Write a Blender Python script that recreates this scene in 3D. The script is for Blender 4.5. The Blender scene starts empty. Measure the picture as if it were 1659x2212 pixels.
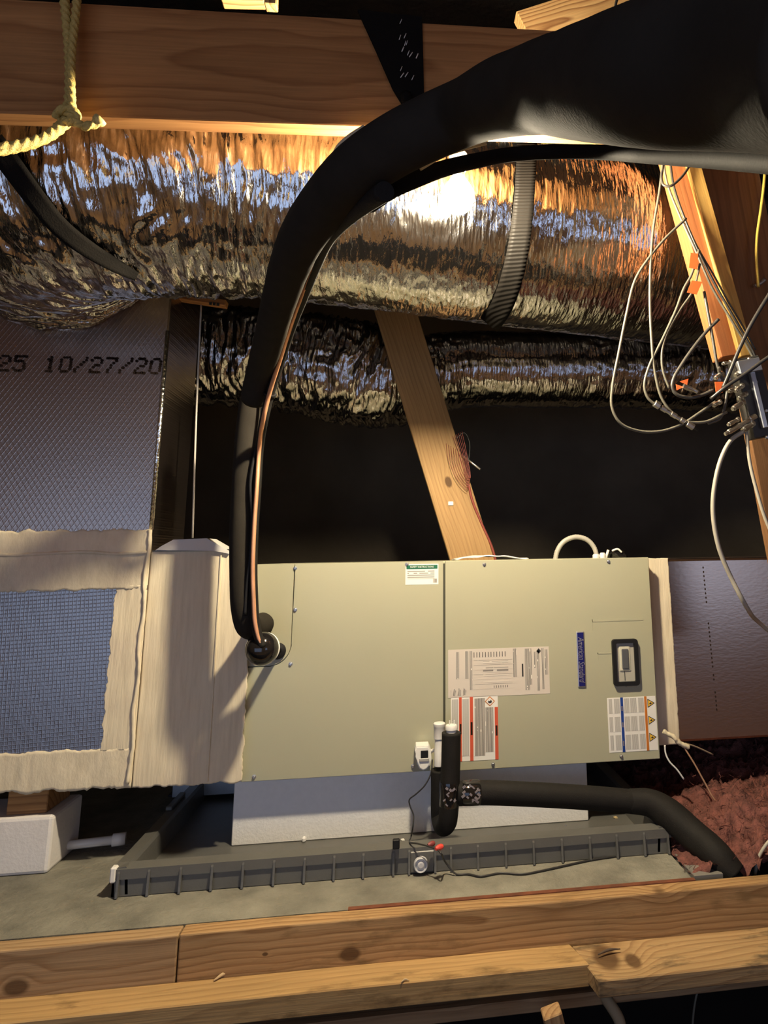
import bpy, bmesh, math, random
import numpy as np
from mathutils import Vector, Matrix, noise
from mathutils.bvhtree import BVHTree

random.seed(7)
S = bpy.context.scene
COL = S.collection

# ------------------------------------------------------------------ camera
IW, IH = 1659.0, 2212.0
PPX, PPY, FPX = 1078.0, 907.0, 1473.0          # principal point and focal length in pixels
EYE = 0.712                                     # eye height above the platform (z = 0)
CAM = Vector((0.0, -1.92, EYE))
RX = Vector((0.99042275, 0.01101235, 0.13762814))     # world axes in camera space (right, down, forward)
RY = Vector((-0.13709759, 0.19641866, 0.97088823))
RZ = Vector((-0.01634097, -0.98045828, 0.19604728))
cam = bpy.data.cameras.new('camera')
cam_o = bpy.data.objects.new('camera', cam)
COL.objects.link(cam_o)
right = Vector((RX[0], RY[0], RZ[0])); down = Vector((RX[1], RY[1], RZ[1])); fwd = Vector((RX[2], RY[2], RZ[2]))
M = Matrix.Identity(4)
for i in range(3):
    M[i][0] = right[i]; M[i][1] = -down[i]; M[i][2] = -fwd[i]; M[i][3] = CAM[i]
cam_o.matrix_world = M
cam.sensor_fit = 'VERTICAL'; cam.sensor_height = 36.0; cam.sensor_width = 27.0
cam.lens = 36.0 * FPX / IH
cam.shift_x = (IW / 2 - PPX) / IH
cam.shift_y = -(IH / 2 - PPY) / IH
cam.clip_start = 0.02
S.camera = cam_o

# ------------------------------------------------------------------ light and exposure
S.view_settings.view_transform = 'Standard'
S.view_settings.look = 'None'
S.view_settings.gamma = 1.0
S.view_settings.use_curve_mapping = False
S.view_settings.exposure = 0.58
W = bpy.data.worlds.new('world'); S.world = W; W.use_nodes = True
W.node_tree.nodes['Background'].inputs[0].default_value = (0.5, 0.6, 0.8, 1)
W.node_tree.nodes['Background'].inputs[1].default_value = 0.02
BULB_STRENGTH = 1500.0
BULB_COLOR = (1.0, 0.85, 0.60)
# cool fill lamps set in two added, unseen wall openings behind the viewer
FILL_OPENINGS = ((-2.9, 0.20, -0.27, 1.22, 13.0), (1.75, 3.0, 0.28, 1.30, 5.0))      # x0, x1, z0, z1, watts
for (ox0, ox1, oz0, oz1, ow) in FILL_OPENINGS:
    al = bpy.data.lights.new('added_cool_fill', 'AREA')
    al.shape = 'RECTANGLE'; al.size = ox1 - ox0; al.size_y = oz1 - oz0
    al.energy = ow; al.color = (0.50, 0.65, 1.0)
    alo = bpy.data.objects.new('added_cool_fill', al); COL.objects.link(alo)
    alo.location = ((ox0 + ox1) / 2, -3.40, (oz0 + oz1) / 2); alo.rotation_euler = (math.radians(90), 0, 0)

# ------------------------------------------------------------------ placing helpers
def ray(px, py):
    c = Vector((px - PPX, py - PPY, FPX))
    return right * c[0] + down * c[1] + fwd * c[2]
def P(px, py, Y=0.0):
    r = ray(px, py); return CAM + r * ((Y - CAM[1]) / r[1])
def PZ(px, py, Z):
    r = ray(px, py); return CAM + r * ((Z - CAM[2]) / r[2])
def PD(px, py, d):
    return CAM + ray(px, py) * (d / FPX)

# ------------------------------------------------------------------ object helpers
def tag(o, label=None, cat=None, group=None, kind=None):
    if label: o['label'] = label
    if cat: o['category'] = cat
    if group: o['group'] = group
    if kind: o['kind'] = kind
    return o
def thing(name, label, cat, loc=(0, 0, 0), group=None):
    o = bpy.data.objects.new(name, None); COL.objects.link(o)
    o.location = loc; o.empty_display_size = 0.05
    return tag(o, label, cat, group)
def adopt(o, parent):
    if parent is not None:
        o.parent = parent
        mats = Matrix.Identity(4); q = parent; chain = []
        while q is not None:
            chain.append(q); q = q.parent
        w = Matrix.Identity(4)
        for c in reversed(chain):
            w = w @ c.matrix_parent_inverse @ c.matrix_basis
        o.matrix_parent_inverse = w.inverted()
    return o
def mesh_obj(name, verts, faces, mat, parent=None, smooth=False, matrix=None):
    me = bpy.data.meshes.new(name)
    me.from_pydata([tuple(v) for v in verts], [], [tuple(f) for f in faces])
    me.update()
    if mat: me.materials.append(mat)
    if smooth: me.polygons.foreach_set('use_smooth', [True] * len(me.polygons))
    o = bpy.data.objects.new(name, me); COL.objects.link(o)
    if matrix is not None: o.matrix_world = matrix; o.matrix_basis = matrix
    return adopt(o, parent)
def bm_obj(name, bm, mat, parent=None, smooth=False, matrix=None):
    bmesh.ops.recalc_face_normals(bm, faces=bm.faces[:])
    me = bpy.data.meshes.new(name); bm.to_mesh(me); bm.free()
    if mat: me.materials.append(mat)
    if smooth: me.polygons.foreach_set('use_smooth', [True] * len(me.polygons))
    o = bpy.data.objects.new(name, me); COL.objects.link(o)
    if matrix is not None: o.matrix_basis = matrix
    return adopt(o, parent)
def box_bm(x0, x1, y0, y1, z0, z1, bev=0.0, seg=1):
    bm = bmesh.new()
    bmesh.ops.create_cube(bm, size=1.0)
    for v in bm.verts:
        v.co = Vector(((x0 + x1) / 2 + v.co.x * (x1 - x0), (y0 + y1) / 2 + v.co.y * (y1 - y0), (z0 + z1) / 2 + v.co.z * (z1 - z0)))
    if bev > 0:
        bmesh.ops.bevel(bm, geom=bm.edges[:], offset=bev, segments=seg, affect='EDGES', profile=0.5)
    return bm
def box(name, x0, x1, y0, y1, z0, z1, mat, parent=None, bev=0.0, seg=1, matrix=None):
    return bm_obj(name, box_bm(min(x0, x1), max(x0, x1), min(y0, y1), max(y0, y1), min(z0, z1), max(z0, z1), bev, seg), mat, parent, False, matrix)
def pbox(name, px0, py0, px1, py1, Y0, Y1, mat, parent=None, bev=0.0, seg=1):
    a = P(px0, py0, Y0); b = P(px1, py1, Y0)
    return box(name, a.x, b.x, Y0, Y1, b.z, a.z, mat, parent, bev, seg)
def prism(name, pts, Y0, Y1, mat, parent=None, bev=0.0):
    """pts: (x, z) outline in the XZ plane, extruded from Y0 to Y1"""
    bm = bmesh.new()
    a = [bm.verts.new((x, Y0, z)) for x, z in pts]; b = [bm.verts.new((x, Y1, z)) for x, z in pts]
    n = len(pts)
    bm.faces.new(a); bm.faces.new(b[::-1])
    for i in range(n): bm.faces.new((a[i], b[i], b[(i + 1) % n], a[(i + 1) % n]))
    if bev > 0:
        e = [x for x in bm.edges if abs(x.verts[0].co.y - Y0) < 1e-6 and abs(x.verts[1].co.y - Y0) < 1e-6]
        bmesh.ops.bevel(bm, geom=e, offset=bev, segments=2, affect='EDGES')
    return bm_obj(name, bm, mat, parent)
def pxz(px, py, Y):
    v = P(px, py, Y); return (v.x, v.z)
def axes_matrix(origin, xdir, zhint):
    x = xdir.normalized(); z = (zhint - x * zhint.dot(x)).normalized(); y = z.cross(x)
    m = Matrix.Identity(4)
    for i in range(3): m[i][0] = x[i]; m[i][1] = y[i]; m[i][2] = z[i]; m[i][3] = origin[i]
    return m
def board(name, p0, p1, wz, wy, mat, parent=None, zhint=Vector((0, 0, 1)), bev=0.002):
    """timber from p0 to p1 (centres of its ends); wz along zhint, wy across"""
    d = p1 - p0; m = axes_matrix((p0 + p1) / 2, d, zhint); L = d.length
    return bm_obj(name, box_bm(-L / 2, L / 2, -wy / 2, wy / 2, -wz / 2, wz / 2, bev), mat, parent, False, m)
def catmull(pts, n):
    """resample (vector + extra scalars) rows smoothly with n samples"""
    A = np.array(pts, float)
    d = np.linalg.norm(np.diff(A[:, :3], axis=0), axis=1) ** 0.5
    t = np.concatenate([[0], np.cumsum(np.maximum(d, 1e-5))])
    B = np.vstack([2 * A[0] - A[1], A, 2 * A[-1] - A[-2]])
    tt = np.concatenate([[2 * t[0] - t[1]], t, [2 * t[-1] - t[-2]]])
    out = []
    for u in np.linspace(t[0], t[-1], n):
        i = int(np.clip(np.searchsorted(t, u, side='right') - 1, 0, len(t) - 2)) + 1
        t0, t1, t2, t3 = tt[i - 1:i + 3]; p0, p1, p2, p3 = B[i - 1:i + 3]
        a1 = (t1 - u) / (t1 - t0) * p0 + (u - t0) / (t1 - t0) * p1
        a2 = (t2 - u) / (t2 - t1) * p1 + (u - t1) / (t2 - t1) * p2
        a3 = (t3 - u) / (t3 - t2) * p2 + (u - t2) / (t3 - t2) * p3
        b1 = (t2 - u) / (t2 - t0) * a1 + (u - t0) / (t2 - t0) * a2
        b2 = (t3 - u) / (t3 - t1) * a2 + (u - t1) / (t3 - t1) * a3
        out.append((t2 - u) / (t2 - t1) * b1 + (u - t1) / (t2 - t1) * b2)
    return np.array(out)
def sweep(C, R, seg, disp=None, caps=True):
    """tube mesh data along centres C (n,3) with radii R; disp(i, s, th) adds to the radius"""
    n = len(C)
    T = np.gradient(C, axis=0); T /= np.linalg.norm(T, axis=1)[:, None]
    up = np.array([0, 0, 1.0]) if abs(T[0][2]) < 0.9 else np.array([0, 1.0, 0])
    N = np.zeros((n, 3)); v = up - T[0] * up.dot(T[0]); N[0] = v / np.linalg.norm(v)
    for i in range(1, n):
        v = N[i - 1] - T[i] * N[i - 1].dot(T[i]); N[i] = v / np.linalg.norm(v)
    Bn = np.cross(T, N)
    s = np.concatenate([[0], np.cumsum(np.linalg.norm(np.diff(C, axis=0), axis=1))])
    th = np.linspace(0, 2 * math.pi, seg, endpoint=False)
    rad = np.repeat(np.array(R, float)[:, None], seg, 1)
    if disp is not None:
        for i in range(n):
            for j in range(seg): rad[i, j] += disp(s[i], th[j])
    V = C[:, None, :] + rad[:, :, None] * (np.cos(th)[None, :, None] * N[:, None, :] + np.sin(th)[None, :, None] * Bn[:, None, :])
    V = V.reshape(-1, 3)
    F = []
    for i in range(n - 1):
        for j in range(seg):
            k = (j + 1) % seg
            F.append((i * seg + j, i * seg + k, (i + 1) * seg + k, (i + 1) * seg + j))
    if caps:
        F.append(tuple(range(seg))[::-1]); F.append(tuple((n - 1) * seg + j for j in range(seg)))
    return V, F
def tube(name, pts, r, mat, parent=None, seg=12, n=None, disp=None):
    rows = []
    for p in pts:
        if isinstance(p, tuple) and len(p) == 2: rows.append(list(p[0]) + [p[1]])
        else: rows.append(list(p) + [r])
    if n is None: n = max(2, 7 * (len(rows) - 1) + 1) if len(rows) > 2 else 2
    A = catmull(rows, n) if len(rows) > 2 else np.array(rows, float)
    V, F = sweep(A[:, :3], A[:, 3], seg, disp)
    o = mesh_obj(name, V, F, mat, parent, True)
    for f in (-1, -2): o.data.polygons[f].use_smooth = False
    return o
def ptube(name, pix, r, mat, parent=None, Y=None, **kw):
    """pix: (px, py) with common Y or (px, py, Y)"""
    return tube(name, [P(p[0], p[1], p[2] if len(p) > 2 else Y) for p in pix], r, mat, parent, **kw)
def lathe(name, prof, origin, axis, mat, parent=None, seg=24, smooth=True):
    """prof: (radius, distance along axis)"""
    ax = Vector(axis).normalized(); h = Vector((0, 0, 1)) if abs(ax.z) < 0.9 else Vector((1, 0, 0))
    u = (h - ax * h.dot(ax)).normalized(); w = ax.cross(u); V = []; F = []
    for r, d in prof:
        for j in range(seg):
            a = 2 * math.pi * j / seg
            V.append(Vector(origin) + ax * d + (u * math.cos(a) + w * math.sin(a)) * r)
    for i in range(len(prof) - 1):
        for j in range(seg):
            k = (j + 1) % seg; F.append((i * seg + j, i * seg + k, (i + 1) * seg + k, (i + 1) * seg + j))
    F.append(tuple(range(seg))[::-1]); F.append(tuple((len(prof) - 1) * seg + j for j in range(seg)))
    o = mesh_obj(name, V, F, mat, parent, False)
    if smooth:
        me = o.data
        me.polygons.foreach_set('use_smooth', [True] * (len(me.polygons) - 2) + [False, False])
        bm = bmesh.new(); bm.from_mesh(me)
        for e in bm.edges:
            if len(e.link_faces) == 2 and e.calc_face_angle(0) > 0.7: e.smooth = False
        bm.to_mesh(me); bm.free()
    return o
def fbm(x, y, z, o=3):
    v = 0; a = 1
    for i in range(o): v += a * noise.noise((x, y, z)); x *= 2.03; y *= 2.03; z *= 2.03; a *= 0.5
    return v

# ------------------------------------------------------------------ materials
def nt(name):
    m = bpy.data.materials.new(name); m.use_nodes = True
    t = m.node_tree; b = t.nodes['Principled BSDF']
    return m, t, b
def N(t, typ, **kw):
    n = t.nodes.new(typ)
    for k, v in kw.items():
        if k.startswith('i_'):
            key = k[2:]; key = int(key) if key.isdigit() else key
            n.inputs[key].default_value = v
        else: setattr(n, k, v)
    return n
def ramp(t, fac, stops):
    r = t.nodes.new('ShaderNodeValToRGB'); e = r.color_ramp.elements
    while len(e) < len(stops): e.new(0.5)
    for i, (p, c) in enumerate(stops):
        e[i].position = p; e[i].color = (c[0], c[1], c[2], 1) if not isinstance(c, (int, float)) else (c, c, c, 1)
    t.links.new(fac, r.inputs[0]); return r.outputs[0]
def math_n(t, op, a, b=None, c=None):
    n = t.nodes.new('ShaderNodeMath'); n.operation = op
    for i, v in enumerate((a, b, c)):
        if v is None: continue
        if isinstance(v, (int, float)): n.inputs[i].default_value = v
        else: t.links.new(v, n.inputs[i])
    return n.outputs[0]
def mixc(t, fac, a, b, mode='MIX'):
    n = t.nodes.new('ShaderNodeMix'); n.data_type = 'RGBA'; n.blend_type = mode
    for s, v in ((n.inputs[0], fac), (n.inputs[6], a), (n.inputs[7], b)):
        if isinstance(v, (int, float)): s.default_value = v
        elif isinstance(v, tuple): s.default_value = (v[0], v[1], v[2], 1)
        else: t.links.new(v, s)
    return n.outputs[2]
def coords(t, scale=(1, 1, 1), kind='Object', loc=(0, 0, 0), rot=(0, 0, 0)):
    c = t.nodes.new('ShaderNodeTexCoord'); m = t.nodes.new('ShaderNodeMapping')
    m.inputs['Scale'].default_value = scale; m.inputs['Location'].default_value = loc; m.inputs['Rotation'].default_value = rot
    t.links.new(c.outputs[kind], m.inputs[0]); return m.outputs[0]
def noise_n(t, vec, scale, detail=3, rough=0.55, out=0):
    n = N(t, 'ShaderNodeTexNoise', i_Scale=scale, i_Detail=detail, i_Roughness=rough)
    t.links.new(vec, n.inputs['Vector']); return n.outputs[out]
def bump(t, b, h, strength, dist=0.01, prev=None):
    n = N(t, 'ShaderNodeBump', i_Strength=strength, i_Distance=dist); t.links.new(h, n.inputs['Height'])
    if prev is not None: t.links.new(prev, n.inputs['Normal'])
    t.links.new(n.outputs[0], b.inputs['Normal']); return n.outputs[0]
def plain(name, col, rough=0.5, metal=0.0, nscale=0, namt=0.0, bscale=0, bamt=0.0, spec=0.5, coat=0.0):
    m, t, b = nt(name)
    b.inputs['Base Color'].default_value = (*col, 1); b.inputs['Roughness'].default_value = rough
    b.inputs['Metallic'].default_value = metal; b.inputs['Specular IOR Level'].default_value = spec
    b.inputs['Coat Weight'].default_value = coat
    v = coords(t)
    if namt:
        f = noise_n(t, v, nscale, 4)
        c = ramp(t, f, [(0.25, tuple(x * (1 - namt) for x in col)), (0.75, tuple(min(1, x * (1 + namt)) for x in col))])
        t.links.new(c, b.inputs['Base Color'])
    if bamt: bump(t, b, noise_n(t, v, bscale, 4), bamt, 0.01)
    return m
def wood(name, light, mid, dark, seed=0.0, ring=34.0, centre=(0.0, 0.09, -0.05), knots=(), rough=0.75, contrast=1.0, stain=None):
    """softwood with the grain along local X"""
    m, t, b = nt(name)
    tc = t.nodes.new('ShaderNodeTexCoord'); obj = tc.outputs['Object']
    warpv = coords(t, (1.6, 5, 5), loc=(seed * 3.1, seed, seed * 0.7))
    warp = N(t, 'ShaderNodeTexNoise', i_Scale=1.0, i_Detail=3.0, i_Roughness=0.5); t.links.new(warpv, warp.inputs['Vector'])
    sub = N(t, 'ShaderNodeVectorMath', operation='SUBTRACT'); t.links.new(warp.outputs['Color'], sub.inputs[0]); sub.inputs[1].default_value = (0.5, 0.5, 0.5)
    sc = N(t, 'ShaderNodeVectorMath', operation='MULTIPLY'); t.links.new(sub.outputs[0], sc.inputs[0]); sc.inputs[1].default_value = (0, 0.085, 0.085)
    base = N(t, 'ShaderNodeVectorMath', operation='MULTIPLY_ADD'); t.links.new(obj, base.inputs[0]); base.inputs[1].default_value = (0.10, 1, 1)
    base.inputs[2].default_value = (0, centre[1], centre[2])
    add = N(t, 'ShaderNodeVectorMath', operation='ADD'); t.links.new(base.outputs[0], add.inputs[0]); t.links.new(sc.outputs[0], add.inputs[1])
    vec = add.outputs[0]; kn = None
    for (kx, ky, kz, kr) in knots:
        dm = N(t, 'ShaderNodeVectorMath', operation='SUBTRACT'); t.links.new(obj, dm.inputs[0]); dm.inputs[1].default_value = (kx, ky, kz)
        d2 = N(t, 'ShaderNodeVectorMath', operation='MULTIPLY'); t.links.new(dm.outputs[0], d2.inputs[0]); d2.inputs[1].default_value = (0.6, 0.35, 1.0)
        ln = N(t, 'ShaderNodeVectorMath', operation='LENGTH'); t.links.new(d2.outputs[0], ln.inputs[0])
        bulge = math_n(t, 'MULTIPLY', math_n(t, 'POWER', 2.718, math_n(t, 'MULTIPLY', math_n(t, 'POWER', math_n(t, 'DIVIDE', ln.outputs['Value'], kr * 2.4), 2.0), -1.0)), kr * 1.6)
        cv = N(t, 'ShaderNodeCombineXYZ'); t.links.new(bulge, cv.inputs[1]); t.links.new(bulge, cv.inputs[2])
        a2 = N(t, 'ShaderNodeVectorMath', operation='ADD'); t.links.new(vec, a2.inputs[0]); t.links.new(cv.outputs[0], a2.inputs[1]); vec = a2.outputs[0]
        mr = N(t, 'ShaderNodeMapRange', i_1=kr * 0.75, i_2=kr * 1.15, i_3=1.0, i_4=0.0); t.links.new(ln.outputs['Value'], mr.inputs[0])
        kn = mr.outputs[0] if kn is None else math_n(t, 'MAXIMUM', kn, mr.outputs[0])
    wv = N(t, 'ShaderNodeTexWave', wave_type='RINGS', rings_direction='X', wave_profile='SAW', i_Scale=ring, i_Distortion=0.0)
    t.links.new(vec, wv.inputs['Vector'])
    g = wv.outputs['Fac']
    col = ramp(t, g, [(0.0, light), (0.55, tuple(l + (m_ - l) * 0.5 * contrast for l, m_ in zip(light, mid))), (0.88, tuple(l + (d - l) * 0.75 * contrast for l, d in zip(light, dark))), (1.0, light)])
    fib = noise_n(t, coords(t, (6, 220, 220), loc=(seed, 0, 0)), 1.0, 2)
    col = mixc(t, 0.5, col, ramp(t, fib, [(0.3, 0.62), (0.7, 1.0)]), 'MULTIPLY')
    big = noise_n(t, coords(t, (2, 9, 9), loc=(seed * 7, 2, 0)), 1.0, 3)
    col = mixc(t, 0.55, col, ramp(t, big, [(0.3, 0.6), (0.7, 1.05)]), 'MULTIPLY')
    if stain:
        sn = noise_n(t, coords(t, (7, 22, 22), loc=(seed * 5, 9, 4)), 1.0, 5, 0.65)
        col = mixc(t, ramp(t, sn, [(0.54, 0.0), (0.68, 0.85)]), col, stain)
    if kn is not None: col = mixc(t, math_n(t, 'MULTIPLY', kn, 0.85), col, tuple(x * 0.35 for x in dark))
    t.links.new(col, b.inputs['Base Color']); b.inputs['Roughness'].default_value = rough
    b.inputs['Specular IOR Level'].default_value = 0.25
    h = math_n(t, 'ADD', math_n(t, 'MULTIPLY', fib, 0.6), math_n(t, 'MULTIPLY', g, 0.3))
    bump(t, b, h, 0.25, 0.003)
    return m
def foil(name, col=(0.82, 0.80, 0.78), rough=0.22, crinkle=0.4, cscale=55.0, stretch=(1, 1, 1), scrim=0.0, metal=1.0, dust=0.0, angles=(32, -32), sscale=27.0):
    m, t, b = nt(name)
    b.inputs['Metallic'].default_value = metal; b.inputs['Base Color'].default_value = (*col, 1); b.inputs['Roughness'].default_value = rough
    prev = None
    if crinkle:
        v = coords(t, stretch)
        f = N(t, 'ShaderNodeTexVoronoi', feature='F1', i_Scale=cscale); t.links.new(v, f.inputs['Vector'])
        nn = noise_n(t, v, cscale * 0.55, 4, 0.6)
        h = math_n(t, 'ADD', math_n(t, 'MULTIPLY', f.outputs['Distance'], 0.5), nn)
        prev = bump(t, b, h, crinkle, 0.006)
    if scrim:
        hs = None
        for ang in [math.radians(q) for q in angles]:
            v = coords(t, (1, 1, 1), rot=(0, ang, 0))
            w = N(t, 'ShaderNodeTexWave', wave_type='BANDS', bands_direction='X', wave_profile='SIN', i_Scale=sscale); t.links.new(v, w.inputs['Vector'])
            q = ramp(t, w.outputs['Fac'], [(0.8, 0.0), (1.0, 1.0)])
            hs = q if hs is None else math_n(t, 'MAXIMUM', hs, q)
        prev = bump(t, b, hs, scrim, 0.004, prev)
    if dust:
        f = noise_n(t, coords(t), 9.0, 4)
        t.links.new(ramp(t, f, [(0.35, rough), (0.8, min(1, rough + dust))]), b.inputs['Roughness'])
    return m
def textprint(name, paper, ink, axis=0, lines=260.0, gap=60.0, cover=0.55):
    """rows of unreadable small print: rows spaced along `axis`, words along the other one"""
    m, t, b = nt(name)
    tc = t.nodes.new('ShaderNodeTexCoord'); sep = t.nodes.new('ShaderNodeSeparateXYZ'); t.links.new(tc.outputs['Object'], sep.inputs[0])
    a = sep.outputs[0] if axis == 0 else sep.outputs[2]; c = sep.outputs[2] if axis == 0 else sep.outputs[0]
    ra = math_n(t, 'MULTIPLY', a, lines)
    row = math_n(t, 'LESS_THAN', math_n(t, 'FRACT', ra), 0.58)
    fl = math_n(t, 'FLOOR', ra)
    cv = N(t, 'ShaderNodeCombineXYZ'); t.links.new(math_n(t, 'MULTIPLY', c, gap), cv.inputs[0]); t.links.new(math_n(t, 'MULTIPLY', fl, 7.31), cv.inputs[1])
    w = N(t, 'ShaderNodeTexNoise', i_Scale=1.0, i_Detail=2.0); t.links.new(cv.outputs[0], w.inputs['Vector'])
    f = math_n(t, 'MULTIPLY', row, math_n(t, 'GREATER_THAN', w.outputs[0], 1 - cover))
    t.links.new(mixc(t, f, paper, ink), b.inputs['Base Color']); b.inputs['Roughness'].default_value = 0.45
    return m

M_panel = plain('painted_steel', (0.40, 0.392, 0.275), 0.42, 0.0, 3.0, 0.03, 380, 0.03)
M_gap = plain('dark_gap', (0.05, 0.05, 0.035), 0.8)
M_mastic = None
def mastic(name, sx, sz):
    m, t, b = nt(name)
    v = coords(t, (sx, 14, sz)); n1 = noise_n(t, v, 1.0, 4, 0.6); n2 = noise_n(t, coords(t), 5.0, 3)
    c = ramp(t, n1, [(0.2, (0.64, 0.55, 0.385)), (0.5, (0.73, 0.635, 0.455)), (0.8, (0.79, 0.695, 0.51))])
    c = mixc(t, ramp(t, n2, [(0.5, 0.0), (0.75, 0.35)]), c, (0.60, 0.48, 0.38))
    t.links.new(c, b.inputs['Base Color']); b.inputs['Roughness'].default_value = 0.62
    bump(t, b, n1, 0.35, 0.005)
    return m
M_mastic = mastic('duct_mastic_vertical_strokes', 110, 9)
M_mastic_h = mastic('duct_mastic_level_strokes', 60, 25)
M_foilboard = foil('duct_board_foil', (0.40, 0.325, 0.275), 0.29, 0.03, 160, (1, 1, 1), 0.13)
M_foilpatch = foil('duct_board_foil_patch', (0.33, 0.31, 0.295), 0.32, 0.08, 160, (2.5, 1, 0.6), 0.18, angles=(3, 93), sscale=34.0)
M_foilbrown = foil('dull_duct_board_foil', (0.48, 0.35, 0.27), 0.27, 0.03, 70, (1, 1, 2.5), 0.0)
M_foildull = M_foilbrown
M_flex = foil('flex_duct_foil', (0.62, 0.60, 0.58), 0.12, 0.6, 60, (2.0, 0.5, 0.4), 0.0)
M_flexdark = foil('darker_flex_duct_foil', (0.50, 0.47, 0.45), 0.17, 0.6, 60, (2.0, 0.6, 0.5), 0.0)  # darker, rougher foil for the smaller duct
M_rubber = plain('black_pipe_insulation', (0.030, 0.0265, 0.0215), 0.85, 0, 30, 0.1, 420, 0.06, spec=0.03)
M_rubber2 = plain('black_foam_sleeve', (0.011, 0.0098, 0.0085), 0.72, 0, 40, 0.15, 300, 0.12, spec=0.22)
M_gloss = plain('glossy_black_mastic', (0.010, 0.009, 0.009), 0.10, 0, 20, 0.1, 40, 0.05, spec=0.6)
M_copper = plain('copper', (0.85, 0.43, 0.23), 0.42, 0.55, 30, 0.15)
M_strap = plain('black_strap', (0.012, 0.011, 0.010), 0.8, 0, 20, 0.1, 300, 0.2, spec=0.0)
M_white = plain('white_plastic', (0.78, 0.77, 0.73), 0.38)
M_pvc = plain('white_pvc', (0.74, 0.72, 0.68), 0.33)
M_black = plain('black_plastic', (0.010, 0.010, 0.011), 0.6, spec=0.25)
M_foam = plain('expanded_polystyrene', (0.80, 0.80, 0.79), 0.85, 0, 60, 0.03, 150, 0.14)
M_foamL = plain('coated_foam_block', (0.76, 0.73, 0.70), 0.85, 0, 30, 0.05, 120, 0.12)
M_pan = plain('grey_pan_plastic', (0.115, 0.113, 0.103), 0.42, 0, 14, 0.10, 200, 0.05)
M_platform = plain('weathered_platform', (0.21, 0.20, 0.16), 0.85, 0, 9, 0.42, 60, 0.5)
M_steel = plain('zinc_steel', (0.55, 0.53, 0.48), 0.36, 1.0, 40, 0.1)
M_galv = plain('galvanised_steel', (0.50, 0.52, 0.55), 0.38, 0.9, 25, 0.1)
M_coax = plain('cable_jacket_grey', (0.06, 0.056, 0.048), 0.42)
M_coaxw = plain('cable_jacket_white', (0.125, 0.117, 0.09), 0.42)
M_pvcw = plain('cable_jacket_cream', (0.40, 0.37, 0.30), 0.42)
M_coaxk = plain('cable_jacket_black', (0.03, 0.028, 0.026), 0.40)
M_yellowc = plain('cable_jacket_yellow', (0.66, 0.50, 0.10), 0.42)
M_tag = plain('orange_tag', (0.85, 0.16, 0.04), 0.45)
M_red = plain('red_plastic', (0.72, 0.07, 0.05), 0.4)
M_redw = plain('red_wire_jacket', (0.24, 0.055, 0.04), 0.45)
M_rope = plain('yellow_rope_fibre', (0.56, 0.41, 0.12), 0.6, 0, 300, 0.18, 500, 0.4)
M_wall = plain('black_roofing_felt', (0.12, 0.098, 0.07), 0.75, 0, 3, 0.25, 40, 0.3, spec=0.3)
M_floor = plain('dark_subfloor', (0.020, 0.018, 0.020), 0.9, 0, 5, 0.3)
M_paper = plain('paper_white', (0.80, 0.78, 0.72), 0.5)
M_ink = plain('print_black', (0.03, 0.03, 0.03), 0.5)
M_inkd = plain('print_ink_brown', (0.028, 0.018, 0.013), 0.9, spec=0.05)
M_green = plain('print_green', (0.01, 0.12, 0.06), 0.45)
M_lred = plain('print_red', (0.62, 0.10, 0.045), 0.45)
M_orange = plain('print_orange', (0.55, 0.17, 0.02), 0.45)
M_blue = plain('print_blue', (0.012, 0.05, 0.26), 0.45)
M_navy = plain('badge_navy', (0.010, 0.012, 0.12), 0.25)
M_silver = plain('badge_silver', (0.55, 0.53, 0.55), 0.3, 0.8)
M_haz = plain('hazard_yellow', (0.80, 0.50, 0.05), 0.45)
M_rust = plain('rust_stained_edge', (0.15, 0.045, 0.018), 0.8, 0, 30, 0.4)
M_pink = plain('fibreglass_pink', (0.155, 0.056, 0.044), 0.95, 0, 40, 0.6, 90, 1.0)

LT, MD, DK = (0.50, 0.30, 0.125), (0.36, 0.185, 0.07), (0.20, 0.085, 0.03)

# ================================================================== THE ATTIC SHELL
def struct(o): o['kind'] = 'structure'; return o
M_top = plain('black_roof_lining', (0.012, 0.011, 0.010), 0.35, 0, 3, 0.25, 40, 0.5)
struct(box('floor', -3.2, 3.2, -1.25, 1.9, -0.72, -0.66, M_floor))
struct(box('wall_back', -3.2, 3.2, 1.62, 1.70, -0.66, 2.75, M_wall))
struct(box('wall_left', -3.2, -3.1, -1.0, 1.62, -0.66, 2.75, M_wall))
struct(box('wall_right', 3.1, 3.2, -1.0, 1.62, -0.66, 2.75, M_wall))
struct(box('ceiling', -3.1, 3.1, -0.95, 1.62, 2.60, 2.70, M_top))
W_sheath = wood('roof_sheathing', (0.42, 0.25, 0.11), (0.32, 0.17, 0.07), (0.2, 0.09, 0.03), 3.0)
struct(box('ceiling_front', -3.1, 3.1, -3.5, -0.95, 2.60, 2.70, W_sheath))
struct(box('wall_left_front', -3.2, -3.1, -3.5, -1.0, -0.66, 2.75, W_sheath))
struct(box('wall_right_front', 3.1, 3.2, -3.5, -1.0, -0.66, 2.75, W_sheath))
struct(box('floor_deck', -3.1, 3.1, -3.42, -1.25, -0.34, -0.28, W_sheath))
(la0, la1, lz0, lz1, _), (ra0, ra1, rz0, rz1, _) = FILL_OPENINGS  # front wall is pieced around the openings added for the cool fill
for i, (x0, x1, z0, z1) in enumerate(((-3.1, la0, -0.66, 2.60), (la0, la1, lz1, 2.60), (la0, la1, -0.66, lz0), (la1, ra0, -0.66, 2.60), (ra0, ra1, rz1, 2.60), (ra0, ra1, -0.66, rz0), (ra1, 3.1, -0.66, 2.60))):
    struct(box('wall_front' if i == 0 else 'wall_front_%d' % i, x0, x1, -3.5, -3.42, z0, z1, W_sheath))

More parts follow.
